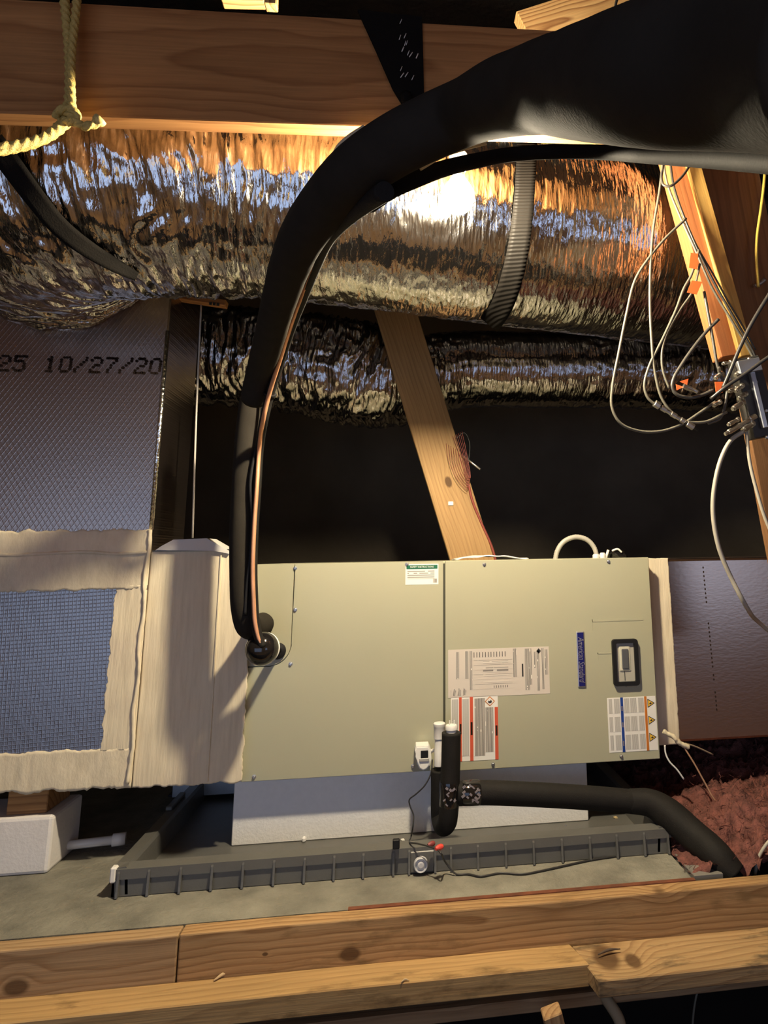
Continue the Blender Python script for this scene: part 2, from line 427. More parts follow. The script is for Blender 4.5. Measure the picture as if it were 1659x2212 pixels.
# ================================================================== AIR HANDLER
uL, uR, uT, uB = -0.394, 0.697, EYE - 0.011, EYE - 0.543
ah = thing('air_handler', 'khaki painted steel horizontal air handler cabinet lying on white foam', 'air handler', (0.15, 0.26, uB))
box('cabinet', uL, uR, 0.012, 0.53, uB, uT, M_panel, ah, 0.003)
xs = P(959.5, 1300).x
def rounded_notch():
    nx, nz = P(635, 1250).x, P(560, 1440).z
    r = 0.052; a = []
    for k in range(9):
        t = k / 8 * math.pi / 2
        a.append((nx - r + r * math.cos(t), nz + r - r * math.sin(t)))
    return nx, nz, a
nx, nz, arc = rounded_notch()
lp = [(nx + 0.0016, uT), (nx + 0.0016, nz + 0.052)] + [(x + 0.0011, z - 0.0011) for x, z in arc] + [(uL, nz - 0.0016), (uL, uB), (xs - 0.0028, uB), (xs - 0.0028, uT)]
prism('coil_access_panel', lp, 0.0, 0.0125, M_panel, ah, 0.0012)
cp = [(uL, uT), (uL, nz + 0.001)] + [(x - 0.001, z + 0.001) for x, z in arc[::-1]] + [(nx - 0.001, uT)]
prism('refrigerant_line_plate', cp, 0.0005, 0.0125, M_panel, ah, 0.0010)
tag(box('blower_access_panel', xs + 0.0028, uR + 0.002, 0.0, 0.0125, uB - 0.004, uT + 0.001, M_panel, ah, 0.0015))
box('panel_gap', xs - 0.004, xs + 0.004, 0.0085, 0.0122, uB + 0.003, uT - 0.006, M_gap, ah)
for (px, py) in ((638, 1227), (638, 1317), (628, 1434), (879, 1219), (1046, 1219), (1314, 1213), (549, 1678), (892, 1655), (1065, 1651), (1342, 1634)):
    s = lathe('screw', [(0.0052, 0.0), (0.0052, 0.0012), (0.0036, 0.0014), (0.0036, 0.0042), (0.0028, 0.0048)], P(px, py, 0.0005), (0, -1, 0), M_steel, ah, 10)
# knock-out lines pressed into the blower panel
for (a, b_, c, d) in ((1279, 1338, 1389, 1340), (1291, 1410, 1319, 1412), (1279, 1338, 1281, 1362), (1291, 1410, 1293, 1426)):
    pbox('pressed_line', a, b_, c, d, -0.0008, 0.002, M_panel, ah)

T_dark = textprint('label_small_print', (0.70, 0.66, 0.58), (0.12, 0.11, 0.10), 0, 330, 45, 0.66)
T_grey = textprint('label_fine_print', (0.74, 0.72, 0.66), (0.34, 0.33, 0.30), 0, 420, 90, 0.75)
T_row = textprint('label_table_rows', (0.66, 0.61, 0.54), (0.22, 0.20, 0.18), 2, 120, 70, 0.60)
T_line = textprint('label_text_rows', (0.74, 0.72, 0.66), (0.30, 0.29, 0.27), 2, 190, 60, 0.62)
M_tan = plain('label_paper_tan', (0.62, 0.56, 0.49), 0.5)
def fr(a, b, u): return a + (b - a) * u
class Label:
    def __init__(s, name, px0, py0, px1, py1, mat, lab):
        a = P(px0, py0); b = P(px1, py1); s.x0, s.x1, s.z1, s.z0 = a.x, b.x, a.z, b.z
        s.o = box(name, s.x0, s.x1, -0.0006, 0.001, s.z0, s.z1, mat, ah); s.o['label'] = lab
    def r(s, name, u0, v0, u1, v1, mat, lift=1):
        """rectangle in label space, u to the right, v downwards (0..1)"""
        return box(name, fr(s.x0, s.x1, u0), fr(s.x0, s.x1, u1), -0.0006 - 0.0004 * lift, -0.0004, fr(s.z1, s.z0, v1), fr(s.z1, s.z0, v0), mat, s.o)
    def poly(s, name, uv, mat, lift=1):
        return prism(name, [(fr(s.x0, s.x1, u), fr(s.z1, s.z0, v)) for u, v in uv], -0.0006 - 0.0004 * lift, -0.0004, mat, s.o)
def text_mesh(name, body, size, mat, parent, matrix, shear=0.0, xs=1.0, ext=0.0004, offset=0.0):
    c = bpy.data.curves.new(name, 'FONT'); c.body = body; c.size = size; c.shear = shear; c.extrude = ext; c.offset = offset
    c.align_x = 'CENTER'; c.align_y = 'CENTER'; c.resolution_u = 3
    o = bpy.data.objects.new(name + '_tmp', c); COL.objects.link(o)
    dg = bpy.context.evaluated_depsgraph_get(); me = bpy.data.meshes.new_from_object(o.evaluated_get(dg))
    bpy.data.objects.remove(o); bpy.data.curves.remove(c)
    me.transform(Matrix.Diagonal((xs, 1, 1, 1))); me.name = name
    me.materials.clear(); me.materials.append(mat)
    q = bpy.data.objects.new(name, me); COL.objects.link(q); q.matrix_basis = matrix
    return adopt(q, parent)
FACE = Matrix(((1, 0, 0, 0), (0, 0, -1, 0), (0, 1, 0, 0), (0, 0, 0, 1)))        # text plane -> faces -Y
def face_at(x, y, z, rot=0.0): return Matrix.Translation((x, y, z)) @ FACE @ Matrix.Rotation(rot, 4, 'Z')

L1 = Label('safety_label', 876, 1219, 947, 1262, M_paper, 'small white safety notice with green header')
L1.r('green_header', 0.03, 0.05, 0.97, 0.24, M_green)
text_mesh('header_lettering', 'SAFETY INSTRUCTIONS', 0.0066, M_paper, L1.o, face_at((L1.x0 + L1.x1) / 2, -0.0012, fr(L1.z1, L1.z0, 0.145)), xs=0.92)
L1.r('text_block', 0.06, 0.30, 0.88, 0.72, T_line)
L1.r('corner_mark', 0.84, 0.72, 0.95, 0.92, T_dark)

L2 = Label('wiring_label', 968, 1404, 1188, 1498, M_tan, 'wide tan data label with table and turned text')
for (u0, v0, u1, v1) in ((0.075, 0.05, 0.105, 0.62), (0.165, 0.04, 0.20, 0.62), (0.21, 0.04, 0.235, 0.85), (0.64, 0.02, 0.675, 0.62), (0.755, 0.03, 0.80, 0.90), (0.80, 0.03, 0.825, 0.80), (0.845, 0.10, 0.865, 0.45), (0.875, 0.08, 0.90, 0.93), (0.925, 0.03, 0.95, 0.90), (0.955, 0.06, 0.985, 0.6)):
    L2.r('text_block', u0, v0, u1, v1, T_dark)
for (v0, v1) in ((0.27, 0.31), (0.40, 0.43), (0.45, 0.50), (0.56, 0.58), (0.69, 0.71)):
    L2.r('table_row', 0.34, v0, 0.59, v1, T_row)
for k in range(12):
    L2.r('table_head', 0.25 + k * 0.028, 0.07, 0.256 + k * 0.028, 0.18, M_ink)
for k in range(7):
    L2.r('table_mark', 0.445 + k * 0.022, 0.78, 0.450 + k * 0.022, 0.83, M_ink)
    L2.r('table_rule', 0.25, 0.24 + 0.1 * k, 0.63, 0.243 + 0.1 * k, T_row)
for (u, w) in ((0.02, 0.008), (0.045, 0.03), (0.09, 0.035), (0.14, 0.035)):
    L2.poly('symbol', [(u, 0.96), (u + w * 0.3, 0.80), (u + w, 0.86), (u + w * 0.8, 0.97)], T_dark)
L2.r('symbol_bar', 0.725, 0.35, 0.74, 0.62, M_ink)
L2.poly('flame_diamond', [(0.875, 0.09), (0.898, 0.03), (0.92, 0.09), (0.898, 0.15)], M_ink)

L3 = Label('refrigerant_warning_label', 974, 1507, 1077, 1640, M_paper, 'white warning label with three red bars')
L3.r('red_bar', 0.17, 0.0, 0.23, 1.0, M_lred); L3.r('red_bar', 0.40, 0.0, 0.47, 1.0, M_lred); L3.r('red_bar', 0.93, 0.18, 1.0, 1.0, M_lred)
L3.r('bar_word', 0.415, 0.40, 0.455, 0.60, M_inkd, 2); L3.r('bar_word', 0.945, 0.47, 0.985, 0.63, M_inkd, 2); L3.r('bar_word', 0.185, 0.42, 0.22, 0.58, M_inkd, 2)
L3.r('text_block', 0.02, 0.03, 0.15, 0.95, T_grey); L3.r('text_block', 0.24, 0.03, 0.38, 0.92, T_grey); L3.r('text_block', 0.50, 0.03, 0.72, 0.93, T_dark); L3.r('text_block', 0.73, 0.18, 0.90, 0.88, T_dark)
L3.poly('diamond_border', [(0.83, 0.005), (0.94, 0.085), (0.83, 0.165), (0.72, 0.085)], M_orange)
L3.poly('diamond_field', [(0.83, 0.022), (0.918, 0.085), (0.83, 0.148), (0.742, 0.085)], M_paper, 2)
L3.poly('flame_mark', [(0.79, 0.10), (0.80, 0.07), (0.83, 0.085), (0.85, 0.06), (0.875, 0.085), (0.86, 0.11), (0.82, 0.115)], M_ink, 3)

L4 = Label('electrical_warning_label', 1311, 1508, 1422, 1620, M_paper, 'white notice with blue and orange bars and three hazard triangles')
L4.r('blue_bar', 0.27, 0.0, 0.325, 1.0, M_blue); L4.r('orange_bar', 0.765, 0.0, 0.815, 1.0, M_orange)
for v in (0.16, 0.46, 0.80): L4.r('bar_word', 0.285, v, 0.31, v + 0.09, M_silver, 2)
for j in range(3):
    for (u0, u1) in ((0.03, 0.10), (0.14, 0.25), (0.34, 0.45), (0.47, 0.60), (0.64, 0.75)):
        L4.r('text_block', u0, 0.02 + 0.335 * j, u1, 0.29 + 0.335 * j, T_grey)
    vc = 0.13 + 0.315 * j
    L4.poly('hazard_border', [(0.83, vc - 0.085), (0.98, vc), (0.83, vc + 0.085)], M_ink)
    L4.poly('hazard_field', [(0.842, vc - 0.062), (0.952, vc), (0.842, vc + 0.062)], M_haz, 2)
    L4.poly('hazard_mark', [(0.86, vc + 0.01), (0.89, vc + 0.02), (0.92, vc), (0.89, vc - 0.02)], M_ink, 3)

a, b_ = P(1244, 1364), P(1266, 1484)
bdg = box('brand_badge', a.x, b_.x, -0.004, 0.001, b_.z, a.z, M_silver, ah, 0.0025, 2); bdg['label'] = 'narrow navy blue badge with silver rim and script lettering'
box('badge_field', a.x + 0.0025, b_.x - 0.0025, -0.0046, -0.003, b_.z + 0.003, a.z - 0.003, M_navy, bdg, 0.0006)
text_mesh('badge_lettering', 'American Standard', 0.0245, M_silver, bdg, face_at((a.x + b_.x) / 2, -0.0050, (a.z + b_.z) / 2, -math.pi / 2), shear=0.35, xs=0.62)

# sight window with the breaker switch behind it
wa, wb = P(1320, 1381), P(1380, 1479)
def frame_ring(name, x0, x1, z0, z1, w, Y0, Y1, mat, parent, r=0.008):
    def rr(x0, x1, z0, z1, r):
        o = []
        for (cx, cz, a0) in ((x1 - r, z1 - r, 0), (x0 + r, z1 - r, 90), (x0 + r, z0 + r, 180), (x1 - r, z0 + r, 270)):
            for k in range(6): t = math.radians(a0 + 18 * k); o.append((cx + r * math.cos(t), cz + r * math.sin(t)))
        return o
    A = rr(x0, x1, z0, z1, r); B = rr(x0 + w, x1 - w, z0 + w, z1 - w, r * 0.35); n = len(A)
    V = [(x, Y, z) for Y in (Y0, Y1) for ring in (A, B) for x, z in ring]; F = []
    for i in range(n):
        k = (i + 1) % n
        F += [(i, k, n + k, n + i), (2 * n + i, 3 * n + i, 3 * n + k, 2 * n + k), (i, 2 * n + i, 2 * n + k, k), (n + i, n + k, 3 * n + k, 3 * n + i)]
    bm = bmesh.new(); bv = [bm.verts.new(v) for v in V]
    for f in F: bm.faces.new([bv[i] for i in f])
    return bm_obj(name, bm, mat, parent)
sw = frame_ring('sight_window_bezel', wa.x, wb.x, wb.z, wa.z, 0.0105, -0.011, 0.001, M_black, ah); sw['label'] = 'black rounded gasket frame around the switch opening'
box('window_back', wa.x + 0.009, wb.x - 0.009, -0.003, 0.001, wb.z + 0.009, wa.z - 0.009, plain('window_back_grey', (0.42, 0.40, 0.33), 0.3), sw)
mx = (wa.x + wb.x) / 2
box('switch_rim', mx - 0.017, mx + 0.014, -0.0055, -0.002, wb.z + 0.038, wa.z - 0.018, plain('clear_boot', (0.60, 0.58, 0.46), 0.15), sw, 0.003, 2)
box('switch_rocker', mx - 0.010, mx + 0.009, -0.0090, -0.004, wb.z + 0.044, wa.z - 0.026, plain('switch_grey', (0.09, 0.09, 0.095), 0.35), sw, 0.002, 2)
box('switch_tab', mx - 0.004, mx - 0.0025, -0.004, -0.002, wb.z + 0.013, wb.z + 0.038, M_ink, sw)
pbox('bezel_lip', 1352, 1478, 1376, 1484, -0.006, 0.001, plain('clear_lip', (0.30, 0.29, 0.22), 0.2), ah, 0.002)

# ================================================================== SUPPLY PLENUM (LEFT)
pY = -0.03
pR = -0.643
pl = thing('supply_plenum', 'foil faced duct board plenum with dated print, sealed in cream mastic at its foot', 'plenum', (-1.0, 0.2, EYE - 0.525))
zseam = P(160, 1195, pY).z
box('plenum_box', -1.62, pR, pY, 0.24, EYE - 0.522, 2.05, M_foilboard, pl, 0.004)
def ragged(name, x0, x1, z0, z1, Y, amp, mat, parent, sides='', n=90, thick=0.003, freq=40):
    """brushed-on coat: thin slab with ragged edges on the sides listed (l r t b)"""
    V = []; F = []
    m_ = max(6, int(n * abs(z1 - z0) / max(abs(x1 - x0), 1e-3))); m_ = min(m_, 140); sd = random.random() * 50
    for i in range(n + 1):
        for j in range(m_ + 1):
            u, v = i / n, j / m_
            x = fr(x0, x1, u); z = fr(z0, z1, v)
            q = lambda t, k: amp * (noise.noise((t * freq, k, sd)) + 0.6 * noise.noise((t * freq * 4, k, sd)))
            if 't' in sides: z += q(x, 1) * max(0, v * 4 - 3)
            if 'b' in sides: z += q(x, 2) * max(0, 1 - v * 4)
            if 'l' in sides: x += q(z, 3) * max(0, 1 - u * 4)
            if 'r' in sides: x += q(z, 4) * max(0, u * 4 - 3)
            y = Y - thick - 0.0016 * noise.noise((x * 16, z * 16, sd)) - 0.0007 * noise.noise((x * 70, z * 12, sd))
            V.append((x, y, z))
    W_ = m_ + 1
    for i in range(n):
        for j in range(m_): F.append((i * W_ + j, (i + 1) * W_ + j, (i + 1) * W_ + j + 1, i * W_ + j + 1))
    border = [i * W_ for i in range(n + 1)] + [n * W_ + j for j in range(1, W_)] + [i * W_ + m_ for i in range(n - 1, -1, -1)] + [j for j in range(m_ - 1, 0, -1)]
    base = len(V)
    for k in border: V.append((V[k][0], Y + 0.0005, V[k][2]))
    L = len(border)
    for k in range(L): F.append((border[k], base + k, base + (k + 1) % L, border[(k + 1) % L]))
    o = mesh_obj(name, V, F, mat, parent, True)
    return o
zt = P(160, 1146, pY).z; zpt = P(110, 1277, pY).z; zpb = P(110, 1624, pY).z; zb = EYE - 0.522
xpr = P(234, 1450, pY).x
mo = ragged('mastic_band', -1.62, pR + 0.001, zpt, zt, pY, 0.006, M_mastic_h, pl, 'tb', 160); mo['label'] = 'cream brushed mastic band'
ragged('mastic_band', xpr, pR + 0.001, zpb - 0.004, zpt + 0.01, pY, 0.004, M_mastic, pl, 'l', 50)
ragged('mastic_band', -1.62, pR + 0.001, zb - 0.006, zpb, pY, 0.006, M_mastic_h, pl, 'tb', 160)
pf = box('foil_patch', -1.6, xpr + 0.012, pY - 0.0012, pY + 0.001, zpb - 0.012, zpt + 0.012, M_foilpatch, pl); pf['label'] = 'bare blue-grey foil patch framed by mastic'
tube('mastic_bead', [Vector((pR - 0.004 + 0.003 * math.sin(k * 1.7), pY - 0.004, fr(zt, zb, k / 14))) for k in range(15)], 0.0045, M_mastic, pl, 8, 90, lambda s, t: 0.002 * noise.noise((s * 60, t, 1)))
tube('mastic_seam', [Vector((fr(-1.62, pR, k / 12), pY - 0.003, zseam + 0.003 * math.sin(k * 2.1))) for k in range(13)], 0.0045, M_mastic_h, pl, 8, 120, lambda s, t: 0.002 * noise.noise((s * 50, t, 4)))
tube('foil_corner_strip', [Vector((pR - 0.002, pY + 0.001, zt)), Vector((pR - 0.002, pY + 0.001, EYE + 0.62))], 0.0055, foil('foil_tape', (0.85, 0.83, 0.74), 0.2, 0.5, 120), pl, 8, 80, lambda s, t: 0.0018 * noise.noise((s * 30, t, 2)))
# ink-jet date print
DOT = {'2': ('01110', '10001', '00001', '00110', '01000', '10000', '11111'), '5': ('11111', '10000', '11110', '00001', '00001', '10001', '01110'),
       '1': ('00100', '01100', '00100', '00100', '00100', '00100', '01110'), '0': ('01110', '10001', '10001', '10001', '10001', '10001', '01110'),
       '/': ('00001', '00001', '00010', '00100', '01000', '10000', '10000'), '7': ('11111', '00001', '00010', '00100', '00100', '01000', '01000')}
def dot_print(name, s, px0, py0, px1, py1, Y, mat, parent, lab):
    tl, br = P(px0, py0, Y), P(px1, py1, Y); V = []; F = []
    n = len(s); cw = (br.x - tl.x) / n; chh = tl.z - br.z; d = chh / 7 * 0.62
    for i, ch in enumerate(s):
        if ch not in DOT: continue
        for r, row in enumerate(DOT[ch]):
            for c, bit in enumerate(row):
                if bit == '1':
                    x = tl.x + i * cw + (c + 0.4) * cw / 6.2 + (6 - r) * 0.0007 + random.uniform(-.0006, .0006); z = tl.z - (r + 0.5) * chh / 7 + random.uniform(-.0006, .0006)
                    k = len(V); e = d * random.uniform(0.85, 1.15)
                    V += [(x + e * 1.1 * math.cos(q * math.pi / 3), Y - 0.0006, z + e * math.sin(q * math.pi / 3)) for q in range(6)]; F.append(tuple(range(k, k + 6))[::-1])
    o = mesh_obj(name, V, F, mat, parent); o['kind'] = 'stuff'; o['label'] = lab
    return o
dot_print('printed_date', '25 10/27/20', -4, 766, 352, 809, pY - 0.0008, M_inkd, pl, 'dark dotted print reading 25 10/27/20')

# transition collar between plenum and cabinet
tr = thing('transition_collar', 'cream mastic coated duct collar joining the plenum to the khaki cabinet', 'duct', (-0.52, 0.2, EYE - 0.53))
zc = P(400, 1189, -0.012).z
box('collar_box', pR + 0.002, uL - 0.001, -0.022, 0.44, EYE - 0.530, uT - 0.002, M_mastic, tr, 0.003)
xlip = P(496, 1200, -0.012).x
prism('collar_lip', [(pR + 0.002, uT - 0.004), (pR + 0.002, zc), (P(467, 1190, -0.012).x, zc), (xlip, P(496, 1205, -0.012).z), (xlip, uT - 0.004)], -0.022, 0.06, M_mastic, tr)
ragged('mastic_coat', pR + 0.0005, uL + 0.006, EYE - 0.535, zc - 0.001, -0.022, 0.004, M_mastic, tr, 'rb', 70)
xr = P(468, 1400, -0.016).x
box('corner_fold', xr - 0.0015, xr + 0.0015, -0.0285, -0.022, EYE - 0.53, zc, M_mastic, tr)
capx = [pxz(*q, -0.02) for q in ((339, 1189), (352, 1180), (378, 1166), (450, 1163), (467, 1173), (497, 1190), (497, 1197), (467, 1189.5))]
cp_o = prism('cap_flange', capx, -0.034, 0.06, plain('cap_white', (0.66, 0.63, 0.58), 0.5), tr, 0.001)
cp_o['label'] = 'pale sloped cap on top of the collar'
box('cap_joint', pR + 0.004, uL - 0.03, -0.0275, -0.02, zc - 0.0015, zc + 0.0015, M_ink, tr)

# ================================================================== RETURN DUCT (RIGHT)
rt = thing('return_duct', 'dull brown foil faced return duct box at the cabinet right end', 'duct', (1.1, 0.3, EYE - 0.50))
rY = 0.055
zrt, zrb = P(1440, 1207, rY).z, P(1475, 1604, rY).z
rx0 = P(1455, 1400, rY).x
box('duct_box', uR + 0.003, 2.3, rY, 0.50, zrb, zrt, M_foilbrown, rt, 0.008, 2)
o = ragged('mastic_strip', uR + 0.002, rx0 + 0.0, zrb - 0.003, zrt + 0.002, rY, 0.0018, M_mastic, rt, 'rt', 30); o['label'] = 'cream mastic strip at the joint'
tl = P(1513, 1225, rY)
V = []; F = []
for k in range(34):
    if k in (9, 10, 11, 12, 24, 27, 28): continue
    v = P(1519 + k * 0.9, 1226 + k * 9.3, rY - 0.0007); e = 0.0022; n0 = len(V)
    V += [(v.x + e * math.cos(q * math.pi / 3), v.y, v.z + 1.6 * e * math.sin(q * math.pi / 3)) for q in range(6)]; F.append(tuple(range(n0, n0 + 6))[::-1])
o = mesh_obj('printed_marks', V, F, plain('faint_ink', (0.035, 0.022, 0.016), 0.9, spec=0.05), rt); o['kind'] = 'stuff'

# ================================================================== FLEX DUCTS
def flexduct(name, pts, label, mat, crink, n=620, seg=170, seed=0.0, rows_disp=None):
    A = catmull(pts, n)
    C = A[:, :3]; R = A[:, 3]; Cr = A[:, 4]
    s = np.concatenate([[0], np.cumsum(np.linalg.norm(np.diff(C, axis=0), axis=1))])
    def dsp(ss, th):
        c = np.interp(ss, s, Cr); x, y = math.cos(th), math.sin(th)
        w = noise.noise((x * 1.3 + seed, y * 1.3, ss * 5.0))
        w2 = noise.noise((x * 2.6, y * 2.6 + seed, ss * 9.0))
        a = noise.noise((ss * 26 + 1.6 * w + 0.8 * w2, x * 0.8, y * 0.8 + seed))
        a = 1 - 2 * abs(a)
        b2 = 1 - 2 * abs(noise.noise((ss * 85 + 2.4 * w, x * 1.6, y * 1.6)))
        f = noise.noise((x * 7 + seed, y * 7, ss * 22))
        g2 = noise.noise((x * 16, y * 16 + seed, ss * 55))
        return c * (0.013 * a + 0.0075 * b2 + 0.004 * f) + 0.0022 * f + 0.0011 * g2 + 0.0018 * noise.noise((ss * 75, x * 1.5, y * 1.5))
    V, F = sweep(C, R, seg, dsp)
    o = mesh_obj(name, V, F, mat, None, True)
    tag(o, label, 'duct')
    return o, V, F
Ez = EYE
main_pts = [(-0.94, -0.020, Ez + 0.905, 0.278, 1.0), (-0.935, -0.10, Ez + 0.90, 0.275, 1.0), (-0.905, -0.18, Ez + 0.893, 0.268, 1.0), (-0.84, -0.265, Ez + 0.885, 0.260, 1.0), (-0.72, -0.32, Ez + 0.88, 0.252, 1.0),
            (-0.55, -0.335, Ez + 0.88, 0.248, 0.85), (-0.38, -0.325, Ez + 0.88, 0.247, 0.65), (-0.28, -0.32, Ez + 0.875, 0.249, 0.30), (-0.1, -0.30, Ez + 0.875, 0.255, 0.08), (0.2, -0.235, Ez + 0.872, 0.258, 0.05), (0.6, -0.14, Ez + 0.872, 0.258, 0.06), (1.0, -0.03, Ez + 0.876, 0.258, 0.12), (1.6, 0.2, Ez + 0.86, 0.255, 0.2), (2.2, 0.3, Ez + 0.86, 0.255, 0.2)]
fd, V1, F1 = flexduct('flexible_duct', main_pts, 'large shiny silver foil flexible duct crossing above the air handler', M_flex, 1.0)
bvh1 = BVHTree.FromPolygons([Vector(v) for v in V1], F1)
low_pts = [(-1.0, 0.56, Ez + 0.72, 0.17, 0.8), (-0.62, 0.58, Ez + 0.73, 0.17, 0.9), (-0.38, 0.60, Ez + 0.715, 0.175, 1.0), (-0.2, 0.60, Ez + 0.685, 0.18, 1.15), (-0.05, 0.62, Ez + 0.67, 0.172, 1.1), (0.08, 0.64, Ez + 0.69, 0.15, 0.6), (0.22, 0.66, Ez + 0.72, 0.150, 0.15),
           (0.5, 0.66, Ez + 0.725, 0.15, 0.10), (0.95, 0.64, Ez + 0.725, 0.15, 0.35), (1.3, 0.64, Ez + 0.715, 0.15, 0.6), (1.7, 0.65, Ez + 0.70, 0.15, 0.6)]
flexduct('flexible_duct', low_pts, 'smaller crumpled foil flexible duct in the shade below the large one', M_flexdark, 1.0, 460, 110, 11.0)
def on_duct(px, py, lift=0.006):
    r = ray(px, py).normalized(); h = bvh1.ray_cast(CAM, r)
    if h[0] is None: return None
    return h[0] - r * lift
def ribbon(name, centre, mat, label, cat, width_px, lift=0.008, thick=0.0025, parent=None, n=40, fallback=None):
    C = catmull([(x, y, 0, w) for (x, y), w in zip(centre, width_px)], n)
    V = []; F = []; rows = []
    T = np.gradient(C[:, :2], axis=0); T /= np.linalg.norm(T, axis=1)[:, None]
    base = None
    for i in range(n):
        nx_, ny_ = -T[i][1], T[i][0]; row = []
        for k in range(5):
            f = (k / 4 - 0.5) * C[i][3]
            h = on_duct(C[i][0] + nx_ * f, C[i][1] + ny_ * f, lift)
            row.append(h)
        good = [h for h in row if h is not None]
        if not good: continue
        # keep the band flat across its width
        ds = [(h - CAM).dot(fwd) for h in good]; d = min(ds)
        rows.append([PD(C[i][0] + nx_ * (k / 4 - 0.5) * C[i][3], C[i][1] + ny_ * (k / 4 - 0.5) * C[i][3], d) for k in range(5)])
    m_ = len(rows)
    sm = [[sum((rows[min(max(i + q, 0), m_ - 1)][k] for q in (-2, -1, 0, 1, 2)), Vector()) / 5 for k in range(5)] for i in range(m_)]
    for i in range(m_):
        for k in range(5): V.append(sm[i][k])
    for i in range(m_):
        for k in range(5): V.append(sm[i][k] + (sm[i][k] - CAM).normalized() * thick)
    o_ = m_ * 5
    for i in range(m_ - 1):
        for k in range(4):
            a = i * 5 + k; F.append((a, a + 1, a + 6, a + 5)); F.append((o_ + a, o_ + a + 5, o_ + a + 6, o_ + a + 1))
        F.append((i * 5, i * 5 + 5, o_ + i * 5 + 5, o_ + i * 5)); F.append((i * 5 + 4, o_ + i * 5 + 4, o_ + i * 5 + 9, i * 5 + 9))
    return tag(mesh_obj(name, V, F, mat, parent, True), label, cat)
m, t, b = nt('ribbed_black_strap')
b.inputs['Base Color'].default_value = (0.0045, 0.004, 0.0035, 1); b.inputs['Roughness'].default_value = 0.5; b.inputs['Specular IOR Level'].default_value = 0.04
wv = N(t, 'ShaderNodeTexWave', wave_type='BANDS', bands_direction='Z', i_Scale=42.0, i_Distortion=0.6); t.links.new(coords(t), wv.inputs['Vector'])
bump(t, b, wv.outputs['Fac'], 0.35, 0.004); M_ribstrap = m
ribbon('hanging_strap', [(1141, 262), (1138, 330), (1133, 420), (1124, 510), (1106, 600), (1080, 670), (1052, 706)], M_ribstrap, 'black ribbed duct strap around the smooth part of the large foil duct', 'strap', [46, 44, 44, 46, 48, 48, 46])
ribbon('hanging_strap', [(-20, 300), (20, 352), (70, 420), (130, 492), (200, 545), (265, 582), (300, 600)], M_strap, 'black strap slung across the crinkled bend of the foil duct beside the plenum', 'strap', [50, 50, 46, 42, 36, 28, 18], 0.012)

# ================================================================== TIMBER ABOVE
bm_k = [(-0.10, -0.02, -0.03, 0.018)]
W_beam = wood('beam_wood', (0.52, 0.25, 0.088), (0.44, 0.20, 0.068), (0.30, 0.12, 0.038), 1.0, 20, (0, 0.16, -0.02), (), 0.7, 0.9)
bY = -0.735
b0, b1 = P(-60, 115, bY), P(1240, 176, bY)
hgt = P(760, 28, bY).z - P(760, 258, bY).z
d = (b1 - b0).normalized()
tag(board('ceiling_beam', b0 - d * 0.6 + Vector((0, 0.019, 0)), b1 + d * 0.4 + Vector((0, 0.019, 0)), hgt, 0.038, W_beam), 'brown timber beam running across the top with a black strap over it', 'beam')
# black felt strap over the beam
sb = [(772, 22), (912, 38), (917, 235), (866, 222), (848, 192), (812, 110)]
st = thing('felt_strap', 'torn black felt strap with white flecks nailed over the brown beam', 'strap', tuple(P(850, 120, bY)))
prism('strap_band', [pxz(x, y, bY - 0.004) for x, y in sb], bY - 0.006, bY - 0.0005, M_strap, st)
tube('strap_tail', [(P(876, 205, bY - 0.01), 0.012), (P(884, 235, bY - 0.02), 0.014), (P(894, 262, bY - 0.09), 0.012)], 0.012, M_strap, st, 6)
for k in range(13):
    x = random.uniform(862, 900); y = random.uniform(48, 190); dx = random.uniform(3, 8); v = P(x, y, bY - 0.0085); w_ = P(x + dx, y - 10, bY - 0.0085)
    tube('fleck', [v, w_], random.uniform(0.0006, 0.0012), M_paper, st, 5)
W_raft = wood('rafter_wood', (0.62, 0.40, 0.17), (0.46, 0.25, 0.09), (0.22, 0.09, 0.03), 5.0, 26, (0, 0.05, 0.03), (), 0.7, 1.2)
tag(board('rafter', P(1130, 70, -0.38), P(1560, -70, -0.38), 0.10, 0.04, W_raft), 'bright grained rafter end above the brown beam beside the black pipe', 'rafter')
tag(board('rafter', P(1385, -30, -0.30), P(1350, 75, -0.30), 0.05, 0.04, W_raft, None, Vector((0, 1, 0))), 'short upright wood block at the top edge behind the black pipe', 'wood block')
tag(board('wood_block', P(588, -45, -0.66), P(586, 18, -0.66), 0.024, 0.024, W_raft, None, Vector((0, 1, 0))), 'small pale wooden stick end above the brown beam', 'wood block')
tag(board('wood_block', P(480, 2, -0.60), P(572, 4, -0.60), 0.016, 0.03, W_raft), 'small dim wood scrap lying above the brown beam', 'wood block')
tag(ptube('cable', [(1375, -15, -0.6), (1395, 2, -0.6), (1425, 16, -0.6), (1450, 5, -0.6)], 0.004, M_coaxw), 'pale cable end at the top edge over the black pipe', 'cable')
tag(ptube('cable', [(1338, -15, -0.62), (1330, 10, -0.62), (1328, 40, -0.62), (1330, 60, -0.6)], 0.0032, M_coaxk), 'black cable hanging at the top edge between two rafters', 'cable')

